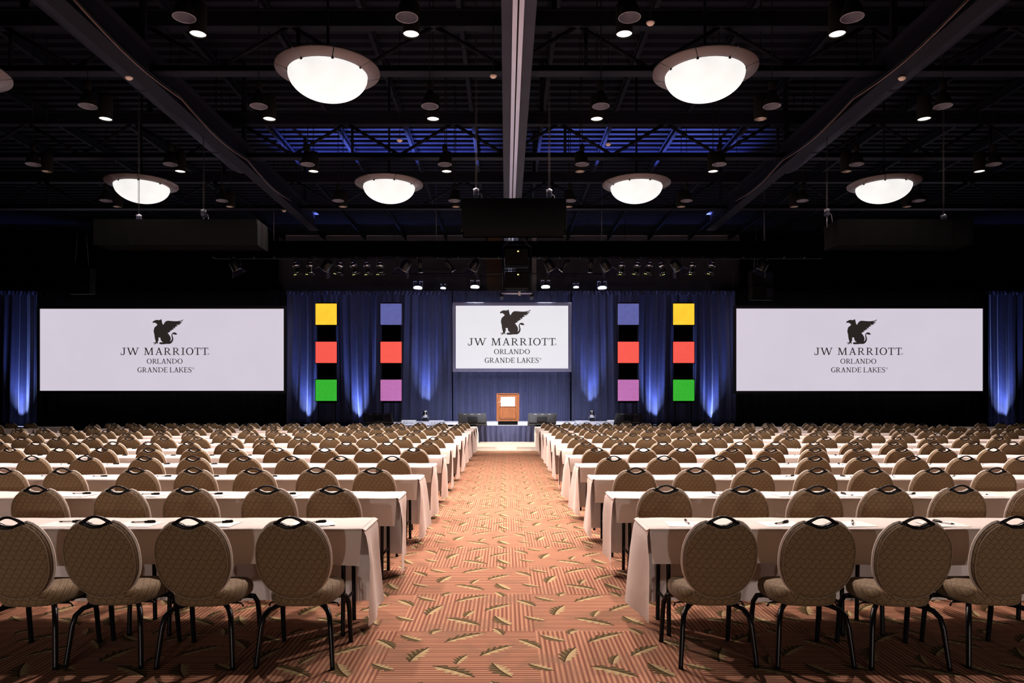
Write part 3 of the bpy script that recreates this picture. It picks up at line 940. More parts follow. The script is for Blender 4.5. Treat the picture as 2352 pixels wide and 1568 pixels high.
# longitudinal girders with ducts beside them
for sgn, x, lab in ((-1, -6.6, 'left'), (1, 7.05, 'right')):
    root = empty('girder', (x, 5, 7.5), 0, 'long steel girder running to the stage on the %s, cables along it' % lab, 'girder')
    yend = 24.6 - 5
    b = MB(); b.box(-.15, .15, 0, yend, 0, .025); b.box(-.012, .012, 0, yend, .02, .55); b.box(-.15, .15, 0, yend, .55, .575)
    b.build('beam', 'dark_steel', root)
    for yy in (3, 8, 13, 18.5):
        MB().box(-.05, .05, yy - .05, yy + .05, .57, ZD - 7.62).build('post', 'dark_steel', root)
    pts = []
    for i in range(25):
        yy = 5.5 + i * .45
        sag = .12 * math.sin((i % 8) / 8 * math.pi)
        pts.append((-sgn * .19, yy, .10 - sag))
    MB().tube(pts, .016, 5).build('cable', 'red_cable', root)
    MB().tube([(p[0] + .03 * sgn, p[1], p[2] + .07) for p in pts], .012, 5).build('cable', 'black_metal', root)
    droot = empty('air_duct', (x + sgn * .50, 5, 8.05), 0, 'round air duct beside the %s girder' % lab, 'duct', 'round air ducts')
    b = MB(); b.M = Matrix.Rotation(R(-90), 4, 'X')
    b.lathe([(.0, 0), (.32, 0), (.33, .05), (.33, 14.0), (.30, 14.2), (.20, 14.35), (0, 14.4)], 24); b.build('pipe', 'galv', droot)
    for yy in (2, 5.5, 9, 12.5):
        b = MB(); b.M = Matrix.Rotation(R(-90), 4, 'X'); b.lathe([(.33, yy), (.345, yy + .01), (.345, yy + .06), (.33, yy + .07)], 24); b.build('band', 'galv', droot)
        MB().tube([(0, yy, .33), (0, yy, ZD - 8.1)], .015, 5).build('hanger', 'dark_steel', droot)

# small round sensors on the steel
for px, py, lab in ((296, 177, 'by the left girder'), (1133, 173, 'beside the centre track'), (2072, 178, 'by the right girder'), (652, 483, 'on the far truss left'), (1692, 484, 'on the far truss right'),
                    (1397, 330, 'right of track before the blue deck'), (918, 321, 'left of track before the blue deck'), (1494, 51, 'near the top, right of track')):
    Y = F * (5.83 if 'girder' in lab else 6.02) / (VY - py)
    c = W(px, py, Y)
    rt = tag(empty('smoke_detector', c), 'small pale round detector ' + lab, 'detector', 'small round ceiling detectors')
    MB().lathe([(0, -.045), (.04, -.045), (.065, -.02), (.07, 0), (0, 0)], 14).build('body', 'sensor', rt)
    MB().tube([(0, 0, 0), (0, 0, .04 if 'girder' in lab else ZD - .01 - c.z)], .008, 5).build('conduit', 'dark_steel', rt)

# ------------------------------------------------------------------ bowl lights
def bowl_meshes(glass):
    d = {}
    Ro, Ri = .86, .655
    d['bowl'] = MB().lathe([(Ri * math.cos(R(a)) if a < 90 else 0.0, -.40 * math.sin(R(a))) for a in range(0, 91, 6)], 40).mesh('bowl', glass)
    ang = 2 * math.pi / 8
    g = .012
    d['panel'] = MB().lathe([(Ri - .02, .0), (Ro, .06), (Ro, .09), (Ri - .02, .04)], 10, a0=g, a1=ang - g).mesh('ring_panel', 'ring_wood')
    d['clip'] = MB().box(Ri - .045, Ri + .01, -.02, .02, -.022, .0).mesh('clip', 'black_metal')
    d['canopy'] = MB().lathe([(Ri - .03, .03), (.5, .22), (.25, .30), (0, .32)], 24).mesh('canopy', 'black_matte')
    d['rod'] = MB().tube([(0, 0, .3), (0, 0, ZD - .01 - ZL)], .025, 8).mesh('stem', 'dark_steel')
    d['sensor'] = MB().lathe([(0, -.02), (.05, -.018), (.055, .02)], 12).mesh('sensor', 'black_metal')
    return d


BW = bowl_meshes('bowl_glass')


def bowl(x, y, label, d):
    root = empty('bowl_light', (x, y, ZL), 0, label, 'bowl light', 'large glowing bowl lights')
    inst('bowl', d['bowl'], root)
    for i in range(8):
        p = inst('ring_panel', d['panel'], root); p.rotation_euler = (0, 0, i * math.pi / 4 + .35)
        q = inst('clip', d['clip'], root); q.rotation_euler = (0, 0, i * math.pi / 4 + .35)
    inst('canopy', d['canopy'], root); inst('stem', d['rod'], root)
    s = inst('sensor', d['sensor'], root); s.location = (-.35, .68, .03)


BY = [F * HB / (VY - 172), F * HB / (VY - 429)]
CX = .175
for x, lab in ((CX - 1.5 * 6.31, 'glowing bowl light cut off by the left picture edge, front row'), (CX - .5 * 6.31, 'large glowing bowl light left of the track, nearer row'), (CX + .5 * 6.31, 'large glowing bowl light right of the track, nearer row')):
    bowl(x, BY[0], lab, BW)
for kx, lab in ((-1.5, 'glowing bowl light at far left, further row'), (-.5, 'glowing bowl light just left of track, further row'), (.5, 'glowing bowl light just right of track, further row'), (1.5, 'glowing bowl light at far right, further row')):
    bowl(CX + kx * 6.31, BY[1], lab, BW)
# ------------------------------------------------------------------ dome pendants and cylinder downlights
PD = {}
pr = [(.035, .30), (.055, .27), (.085, .22), (.125, .14), (.148, .06), (.155, 0)]
PD['outer'] = MB().lathe(pr, 24).mesh('shade', 'black_matte')
PD['inner'] = MB().lathe([(r - .006, z) for r, z in pr], 24).mesh('reflector', 'reflector_in')
PD['rim'] = MB().ring([(.155 * math.cos(2 * math.pi * i / 28), .155 * math.sin(2 * math.pi * i / 28), 0) for i in range(28)], .006, 6).mesh('rim', 'reflector_in')
PD['cap'] = MB().lathe([(0, .46), (.05, .46), (.06, .42), (.06, .32), (.035, .29)], 14).mesh('ballast', 'black_matte')
PD['stem'] = MB().tube([(0, 0, .45), (0, 0, ZD - .01 - ZL)], .009, 6).mesh('stem', 'black_matte')
PD['bulb'] = MB().lathe([(0, .10), (.03, .12), (.042, .16), (.035, .21), (.02, .26)], 12).mesh('bulb', 'can_off')
CN = {}
CN['can'] = MB().lathe([(.118, -.01), (.125, 0), (.125, .42), (.11, .45), (0, .45)], 22).mesh('housing', 'black_matte')
CN['lens_on'] = MB().lathe([(0, .012), (.117, .012)], 22).mesh('lens', 'can_on')
CN['lens_off'] = MB().lathe([(0, .10), (.06, .10), (.117, .0)], 22).mesh('lens', 'can_off')
CN['stem'] = MB().tube([(0, 0, .44), (0, 0, ZD - .01 - ZL)], .009, 6).mesh('stem', 'black_matte')

PY = [F * HB / (VY - v) for v in (40, 244, 377.5, 461)]
CYo = [F * HB / (VY - v) for v in (78, 273, 393.5, 474.5)]
LIT = {0: {-2, -1, 0, 1}, 1: {-3, -2, -1, 0, 2}, 2: {-3, -2, -1, 1, 3}, 3: set()}
RNG = {0: range(-2, 2), 1: range(-3, 3), 2: range(-4, 4), 3: range(-4, 4)}
SP = 3.17
RN = ['first', 'second', 'third', 'fourth']
for r in range(4):
    for n in RNG[r]:
        x = CX + (n + .5) * SP
        side = 'left' if n < 0 else 'right'
        o_ = ORD[(-n - 1) if n < 0 else n]
        root = empty('dome_pendant', (x, PY[r], ZL), 0, 'dark unlit dome pendant, %s on the %s of the track, %s pendant row' % (o_, side, RN[r]), 'pendant lamp', 'unlit dome pendants')
        for nm, kk in (('shade', 'outer'), ('reflector', 'inner'), ('rim', 'rim'), ('ballast', 'cap'), ('stem', 'stem'), ('bulb', 'bulb')):
            inst(nm, PD[kk], root)
        lit = n in LIT[r]
        root = empty('cylinder_downlight', (x, CYo[r], ZL), 0, '%s cylinder downlight, %s on the %s of the track, %s downlight row' % ('glowing' if lit else 'unlit', o_, side, RN[r]), 'downlight', 'cylinder downlights')
        inst('housing', CN['can'], root); inst('stem', CN['stem'], root)
        inst('lens', CN['lens_on' if lit else 'lens_off'], root)
        if lit:
            spot('downlight_beam', root, (0, 0, -.03), (0, 0, -1), CAN_W * (2.15 if r == 0 else 1.0), CAN_COL, 135, .5, .11)

# ------------------------------------------------------------------ added fill lamps on the unseen wall behind the camera
for i in range(7):
    x = -9 + i * 3.0
    root = empty('wall_sconce', (x, YF + .02, 1.5), 0, 'shell wall sconce on the wall behind the camera, %s from the left' % ORD[i], 'sconce', 'sconces on the wall behind the camera')
    MB().bbox(-.12, .12, 0, .03, -.16, .16, .006).build('back_plate', 'aluminium', root)
    b = MB(); b.M = Matrix.Rotation(R(-90), 4, 'X'); b.lathe([(.05, .03), (.10, .06), (.16, .16), (.17, .18)], 20); b.build('shade', 'reflector_in', root)
    b = MB(); b.M = Matrix.Rotation(R(-90), 4, 'X'); b.lathe([(0, .15), (.15, .15)], 20); b.build('lens', 'lamp_warm', root)
    spot('sconce_beam', root, (0, .22, 0), (0, 1, -.085), FILL_W, (1.0, .86, .80), 33, .6, .16)

# ------------------------------------------------------------------ valance, lighting bar and stage lights
YV = 25.0
a, c = W(480, 553, YV), W(1905, 590, YV)
root = empty('valance_truss', ((a.x + c.x) / 2, YV, c.z), 0, 'long black draped lighting truss above the stage', 'lighting truss')
hw = (c.x - a.x) / 2; hz = a.z - c.z
b = MB(); drape_grid(b, -hw, hw, 0, 0, hz, .4, .5, .03, 3, 0, .06); b.build('valance', 'black_cloth', root)
for yy, zz in ((.12, .06), (.52, .06), (.12, .48), (.52, .48)):
    MB().tube([(-hw, yy, zz), (hw, yy, zz)], .026, 8).build('chord', 'black_metal', root)
nseg = 30
for i in range(nseg):
    x0 = -hw + 2 * hw * i / nseg; x1 = -hw + 2 * hw * (i + 1) / nseg
    b = MB(); b.tube([(x0, .12, .06), (x1, .12, .48)], .012, 5); b.tube([(x0, .52, .48), (x1, .52, .06)], .012, 5); b.tube([(x0, .12, .06), (x0, .52, .06)], .012, 5)
    b.build('lacing', 'black_metal', root)
for x in (-hw * .8, -hw * .27, hw * .27, hw * .8):
    MB().tube([(x, .3, .5), (x, .3, ZD - .1 - c.z)], .014, 6).build('chain', 'chain', root)
ZBAR = c.z + .03
YBAR = YV + .12


def fx_scroller(px, label, tilt, yaw, py=604):
    c = W(px, py, YBAR)
    root = empty('scroller_spotlight', (c.x, YBAR, ZBAR), yaw, label, 'spotlight', 'stage spotlights with colour scrollers')
    MB().bbox(-.03, .03, -.03, .03, -.09, .07, .006).build('clamp', 'black_metal', root)
    b = MB(); b.tube([(-.13, 0, -.34), (-.13, 0, -.12), (-.06, 0, -.08), (.06, 0, -.08), (.13, 0, -.12), (.13, 0, -.34)], .012, 6); b.build('yoke', 'black_metal', root)
    Tm = Matrix.Translation((0, 0, -.30)) @ Matrix.Rotation(tilt, 4, 'Y') @ Matrix.Rotation(R(12), 4, 'X')
    b = MB(); b.M = Tm; b.lathe([(0, .18), (.05, .18), (.06, .14), (.06, .10), (.10, .08), (.115, .02), (.11, -.05), (.08, -.09)], 16); b.build('reflector_housing', 'black_metal', root)
    b = MB(); b.M = Tm; b.lathe([(.062, .125), (.072, .115), (.072, .095), (.062, .085)], 16); b.lathe([(.114, .04), (.124, .03), (.124, -.01), (.114, -.025)], 16); b.build('trim_band', 'chrome', root)
    b = MB(); b.M = Tm; b.lathe([(.08, -.08), (.08, -.22), (.095, -.23), (.095, -.27), (.0, -.27)], 16); b.build('lens_tube', 'black_metal', root)
    b = MB(); b.M = Tm; b.lathe([(.097, -.225), (.103, -.235), (.103, -.25), (.097, -.26)], 16); b.build('lens_band', 'chrome', root)
    b = MB(); b.M = Tm; b.bbox(-.15, .15, -.13, .13, -.34, -.27, .01); s = b.build('colour_scroller', 'black_metal', root)
    for i, m_ in ((0, 'led_y'), (1, 'led_g')):
        b = MB(); b.M = Tm; b.box(-.11 + i * .05, -.085 + i * .05, -.135, -.13, -.32, -.305); b.build('led', m_, s)


for px, tl, lab in ((680, 10, 'leftmost of the row left of centre'), (712, -4, 'second of the row left of centre'), (780, -14, 'just right of the leftmost barn-door lamp'), (812, 16, 'third from last of the left row'),
                    (843, 8, 'next to last of the left row'), (873, 0, 'last of the left row'), (1428, 0, 'first of the right row'), (1463, -8, 'second of the right row'),
                    (1491, -12, 'third of the right row'), (1521, 18, 'beside the rightmost barn-door lamp'), (1590, -3, 'next to last of the right row'), (1635, -12, 'rightmost of the right row')):
    fx_scroller(px, 'stage spotlight with colour scroller, ' + lab, R(-tl), 0)


def fx_fresnel(px, label, tilt, lamp=0, lit=True):
    c = W(px, 606, YBAR)
    root = empty('barn_door_spotlight', (c.x, YBAR, ZBAR), 0, label, 'spotlight', 'stage spotlights with barn doors')
    MB().bbox(-.03, .03, -.03, .03, -.07, .07, .006).build('clamp', 'black_metal', root)
    MB().tube([(-.2, 0, -.32), (-.2, 0, -.10), (-.1, 0, -.06), (.1, 0, -.06), (.2, 0, -.10), (.2, 0, -.32)], .014, 6).build('yoke', 'black_metal', root)
    Tm = Matrix.Translation((0, 0, -.30)) @ Matrix.Rotation(tilt, 4, 'Y') @ Matrix.Rotation(R(20), 4, 'X')
    b = MB(); b.M = Tm; b.lathe([(0, .2), (.11, .2), (.15, .15), (.16, .0), (.17, -.13), (.165, -.15)], 20); b.build('housing', 'black_metal', root)
    b = MB(); b.M = Tm; b.lathe([(0, -.14), (.155, -.145)], 20); b.build('lens', 'lamp_warm' if lit else 'can_off', root)
    b = MB(); b.M = Tm; b.lathe([(.165, -.15), (.185, -.155), (.185, -.17), (.165, -.17)], 20); b.build('lens_ring', 'chrome', root)
    for i in range(4):
        b = MB(); b.M = Tm @ Matrix.Rotation(i * math.pi / 2, 4, 'Z') @ Matrix.Translation((.17, 0, -.17)) @ Matrix.Rotation(R(-32), 4, 'Y')
        w0, w1, l = .13, (.19 if i % 2 else .14), .22
        b.add([(0, -w0, 0), (0, w0, 0), (0, w1, -l), (0, -w1, -l), (.006, -w0, 0), (.006, w0, 0), (.006, w1, -l), (.006, -w1, -l)],
              [(0, 1, 2, 3), (7, 6, 5, 4), (0, 4, 5, 1), (1, 5, 6, 2), (2, 6, 7, 3), (3, 7, 4, 0)])
        b.build('barn_door', 'galv', root)
    if lamp:
        d = Vector((tilt * 0, 0, 0)); loc = Vector((c.x, YBAR, ZBAR - .3))
        tgt = (Vector((lamp, 31.0, ZS)) if abs(lamp) < 4 else Vector((0.2, 25.6, 0))) - loc
        spot('stage_beam', root, Vector((0, 0, -.3)) + tgt.normalized() * .55, tgt, STAGE_W * (2.4 if abs(lamp) > 4 else 1), (1.0, .88, .78) if abs(lamp) > 4 else STAGE_COL, 50 if abs(lamp) > 4 else 55, .8, .12)


for px, tl, lab, lp in ((540, 25, 'dark barn-door lamp furthest left on the truss', 0), (750, -38, 'barn-door lamp left of the two left towers', -5), (932, -34, 'barn-door lamp between left row and middle screen', -2.2), (1090, -30, 'barn-door lamp just left of the projector stack', .2),
                        (1262, 30, 'barn-door lamp just right of the projector stack', .2), (1391, 34, 'barn-door lamp between middle screen and right row', 2.6), (1553, 38, 'barn-door lamp within the right row', 5), (1752, -25, 'dark barn-door lamp furthest right on the truss', 0)):
    fx_fresnel(px, lab, R(-tl) if px < 1000 else R(-tl), lp, lit=(600 < px < 1700))


def fx_ellip(px, label, tilt):
    c = W(px, 600, YBAR)
    root = empty('narrow_spotlight', (c.x, YBAR, ZBAR), 0, label, 'spotlight', 'narrow stage spotlights')
    MB().bbox(-.025, .025, -.025, .025, -.06, .07, .005).build('clamp', 'black_metal', root)
    MB().tube([(-.1, 0, -.25), (-.1, 0, -.07), (.1, 0, -.07), (.1, 0, -.25)], .011, 6).build('yoke', 'black_metal', root)
    Tm = Matrix.Translation((0, 0, -.25)) @ Matrix.Rotation(tilt, 4, 'Y') @ Matrix.Rotation(R(10), 4, 'X')
    b = MB(); b.M = Tm; b.lathe([(0, .17), (.05, .17), (.085, .08), (.085, -.06), (.062, -.10), (.062, -.24), (.08, -.25), (.08, -.30), (0, -.30)], 16); b.build('body', 'black_metal', root)
    b = MB(); b.M = Tm; b.lathe([(.082, -.285), (.088, -.29), (.088, -.305), (.07, -.31)], 16); b.build('lens_ring', 'chrome', root)


for px, tl, lab in ((965, 3, 'upright narrow spotlight left of the middle screen'), (1030, 38, 'slanting narrow spotlight left of the projector stack'), (1300, -38, 'slanting narrow spotlight right of the projector stack'), (1357, -3, 'upright narrow spotlight right of the middle screen')):
    fx_ellip(px, lab, R(-tl))

# par lamps hanging over the top edge of the drape
YP = 34.06
pr_ = empty('par_lamp_bar', (0, YP, ZT + .75), 0, 'black pipe carrying the wash lamps over the middle drape', 'lamp bar')
MB().tube([(xp(900, YP), 0, 0), (xp(1440, YP), 0, 0)], .03, 8).build('pipe', 'black_metal', pr_)
for px in (905, 1170, 1435):
    MB().tube([(xp(px, YP), 0, 0), (xp(px, YP), 0, ZD - .1 - ZT - .75)], .012, 6).build('hanger', 'black_metal', pr_)
for px, py, small, lab in ((960, 655, 0, 'glowing wash lamp above the inner left tower'), (1018, 658, 1, 'small bright lamp left of the middle screen top'), (1091, 653, 0, 'glowing wash lamp left of the projector stack'),
                           (1253, 653, 0, 'glowing wash lamp right of the projector stack'), (1323, 656, 1, 'small bright lamp right of the middle screen top'), (1383, 655, 0, 'glowing wash lamp above the inner right tower')):
    c = W(px, py, YP)
    root = empty('wash_lamp', (c.x, YP, ZT + .75), 0, lab, 'wash lamp', 'lit wash lamps over the drape')
    s = .62 if small else 1.0
    dz = c.z - ZT - .75
    MB().tube([(0, 0, .03), (0, 0, dz + .16 * s)], .015, 6).build('hanger', 'black_metal', root)
    Tm = Matrix.Translation((0, 0, dz)) @ Matrix.Rotation(R(-18), 4, 'X') @ Matrix.Scale(s, 4)
    b = MB(); b.M = Tm; b.lathe([(0, .2), (.07, .2), (.07, .12), (.12, .08), (.19, -.06), (.21, -.14)], 20); b.build('bell', 'chrome', root)
    b = MB(); b.M = Tm; b.lathe([(0, -.10), (.19, -.10)], 20); b.build('lens', 'lamp_white', root)
    for sx in (-1, 1):
        b = MB(); b.M = Tm; b.bbox(sx * .22 - .008, sx * .22 + .008, -.06, .06, -.14, .16, .003); b.build('side_plate', 'aluminium', root)
    b = MB(); b.M = Tm; b.bbox(-.23, .23, -.05, .05, .19, .205, .004); b.build('yoke_bar', 'aluminium', root)
    spot('wash_beam', root, (0, -.08, dz - .16), (0, -.25, -1), PAR_W * (.5 if small else 1), (.85, .88, 1.0), 75, .9, .08)

# blue battens resting on the truss, lighting the roof deck
for px, lab in ((745, 'first from the left'), (895, 'second from the left'), (1045, 'third from the left'), (1320, 'third from the right'), (1470, 'second from the right'), (1620, 'first from the right')):
    c = W(px, 545, YV)
    root = empty('blue_batten', (c.x, YV + .32, ZBAR + .48), 0, 'blue wash batten lying on the lighting truss, ' + lab, 'batten', 'blue battens on the truss')
    MB().bbox(-.5, .5, -.08, .08, 0, .06, .01).build('housing', 'black_metal', root)
    MB().box(-.46, .46, -.05, .05, .06, .063).build('lens', 'uplens', root)
    spot('batten_beam', root, (0, 0, .12), (0, -.45, 1), BATTEN_W, (.16, .22, 1.0), 62, .6, .15)

# ------------------------------------------------------------------ projector stack
YPJ = 24.2
a, c = W(1152, 562, YPJ), W(1222, 676, YPJ)
root = empty('projector_stack', ((a.x + c.x) / 2, YPJ, c.z), 0, 'two black projectors stacked in a hanging frame above the aisle', 'projector rig')
w = (c.x - a.x) / 2; h = a.z - c.z
for sx in (-1, 1):
    for yy in (0, .7):
        MB().tube([(sx * w * .93, yy, .05), (sx * w * .93, yy, h)], .025, 8).build('upright', 'black_metal', root)
    MB().bbox(sx * w - .06, sx * w + .06, -.05, .75, -.08, .06, .01).build('foot_clamp', 'dark_steel', root)
for i, zz in enumerate((.16, .95)):
    p = MB().bbox(-w * .78, w * .78, .03, .68, zz + .05, zz + .62, .03).build('projector', 'black_matte', root)
    MB().box(.02, .07, .02, .03, zz + .50, zz + .535).build('led', 'led_y', p)
    MB().tube([(-.2, .0, zz + .45), (-.12, -.03, zz + .25), (.0, -.04, zz + .18), (.1, -.03, zz + .24), (.18, 0, zz + .42)], .008, 5).build('cable', 'dark_steel', p)
    b = MB()
    for j in range(5):
        b.box(-w * .6, w * .6, .02, .03, zz + .1 + j * .03, zz + .112 + j * .03)
    b.build('vent', 'dark_steel', p)
    MB().tube([(-w * .93, 0, zz), (w * .93, 0, zz)], .022, 8).build('cross_bar', 'dark_steel', root)
    MB().tube([(-w * .93, .7, zz), (w * .93, .7, zz)], .022, 8).build('cross_bar', 'dark_steel', root)
MB().tube([(-w * .95, 0, h), (w * .95, 0, h)], .022, 8).build('cross_bar', 'dark_steel', root)
MB().tube([(-w, -.04, .03), (w, -.04, .03)], .03, 10).build('bottom_bar', 'aluminium', root)
MB().bbox(.05, .13, -.085, -.06, -.05, .09, .004).build('tag_plate', 'white_plastic', root)
for sx in (-1, 1):
    MB().tube([(sx * w * .9, .35, h), (0, .35, h + .5)], .012, 6).build('sling', 'chain', root)
MB().tube([(0, .35, h + .5), (0, .35, ZD - .1 - c.z)], .016, 6).build('chain', 'chain', root)

# hanging loudspeakers near the side screens
for px, py0, py1, wd, lab in ((180, 612, 676, 52, 'black loudspeaker pair hanging above the left wide screen'), (1752, 618, 690, 50, 'black loudspeaker pair hanging above the right wide screen')):
    Y = 30.5
    k = Y / F
    t, bm = W(px, py0, Y), W(px, py1, Y)
    root = empty('loudspeaker_array', (t.x, Y, bm.z), 0, lab, 'loudspeaker')
    hh = (t.z - bm.z) / 2
    for i in range(2):
        b = MB(); b.M = Matrix.Rotation(R(6 * (1 - i)), 4, 'X'); b.bbox(-wd * k / 2, wd * k / 2, 0, .5, i * hh + .02, (i + 1) * hh - .02, .02); cb_ = b.build('cabinet', 'black_matte', root)
        b = MB(); b.M = Matrix.Rotation(R(6 * (1 - i)), 4, 'X'); b.bbox(wd * k / 2 - .32, wd * k / 2 - .06, -.015, 0, i * hh + .1, (i + 1) * hh - .15, .004); b.build('connector_plate', 'galv', cb_)
    for sx in (-.3, .3):
        MB().tube([(sx, .25, 2 * hh), (sx * .3, .25, ZD - .14 - bm.z)], .012, 6).build('cable', 'chain', root)

# ------------------------------------------------------------------ draped projector housings over the seating
def draped_box(px0, px1, py0, py1, Y, label, hoists):
    a, c = W(px0, py0, Y), W(px1, py1, Y)
    root = empty('draped_projector_truss', ((a.x + c.x) / 2, Y, c.z), 0, label, 'draped truss', 'black draped projector trusses')
    w = (c.x - a.x) / 2; h = a.z - c.z; d = .7
    MB().box(-w + .04, w - .04, .04, d - .04, h - .1, h - .02).build('top_frame', 'black_metal', root)
    b = MB(); drape_grid(b, -w, w, 0, 0, h, 2, .4, .02, 3, 0, .05); b.build('front_drape', 'black_cloth', root)
    b = MB(); drape_grid(b, -w, w, d, 0, h, 4, .4, .02, 3, 0, .05); b.build('rear_drape', 'black_cloth', root)
    for sx in (-1, 1):
        b = MB(); b.M = Matrix.Translation((sx * w, 0, 0)) @ Matrix.Rotation(R(90), 4, 'Z'); drape_grid(b, 0, d, 0, 0, h, 3, .35, .02, 3, 0, .05); b.build('side_drape', 'black_cloth', root)
    MB().box(-w + .02, w - .02, .03, d - .03, .02, .03).build('bottom_cloth', 'black_cloth', root)
    for hx, hy, lab2 in hoists:
        q = W(hx, hy, Y)
        hr = empty('chain_hoist', (q.x, Y + d / 2, a.z), 0, lab2, 'chain hoist', 'chain hoists holding the draped trusses')
        dz = q.z - a.z
        MB().bbox(-.05, .05, -.05, .05, dz - .08, dz + .02, .012).build('motor', 'galv', hr)
        MB().lathe([(.0, dz + .02), (.055, dz + .03), (.06, dz + .07), (.0, dz + .1)], 12).build('motor_cap', 'reflector_in', hr)
        MB().tube([(0, 0, dz - .08), (0, 0, -.09)], .012, 6).build('hook_chain', 'chain', hr)
        for sx in (-.012, .012):
            MB().tube([(sx, 0, dz + .1), (sx, 0, (7.5 if 6.3 < abs(q.x) < 7.4 else ZD - .12) - a.z)], .005, 5).build('lift_chain', 'chain', hr)
        MB().tube([(.03, 0, dz), (.10, 0, dz - .05), (.12, 0, dz - .2), (.08, .02, dz - .27)], .008, 5).build('slack_chain', 'chain', hr)


draped_box(1060, 1300, 455, 527, 13.6, 'black draped projector housing hanging under the centre track', ((1092, 430, 'chain hoist left of the centre track'), (1264, 432, 'chain hoist right of the centre track')))
draped_box(1925, 2236, 503, 562, 15.5, 'black draped projector truss hanging at the right', ((1916, 478, 'chain hoist left of the far right bowl light'), (2190, 492, 'chain hoist at the right end of the right draped truss')))
draped_box(215, 590, 503, 562, 15.5, 'black draped projector truss hanging at the left', ((452, 480, 'chain hoist right of the far left bowl light'), (300, 492, 'chain hoist at the left end of the left draped truss')))

# ------------------------------------------------------------------ banquet chair
def back_outline(n):
    pts = []
    for i in range(n):
        a = 2 * math.pi * i / n
        ca, sa = math.cos(a), math.sin(a)
        e = 2.25
        r = (abs(ca) ** e + abs(sa) ** e) ** (-1 / e)
        x, z = .224 * r * ca, .256 * r * sa
        if sa > 0:
            x *= 1 + .03 * sa
            z -= .054 * math.exp(-(abs(x) / .074) ** 3.0)      # dip under the handle
        else:
            x *= 1 - .05 * sa * sa
        pts.append((x, z))
    return pts


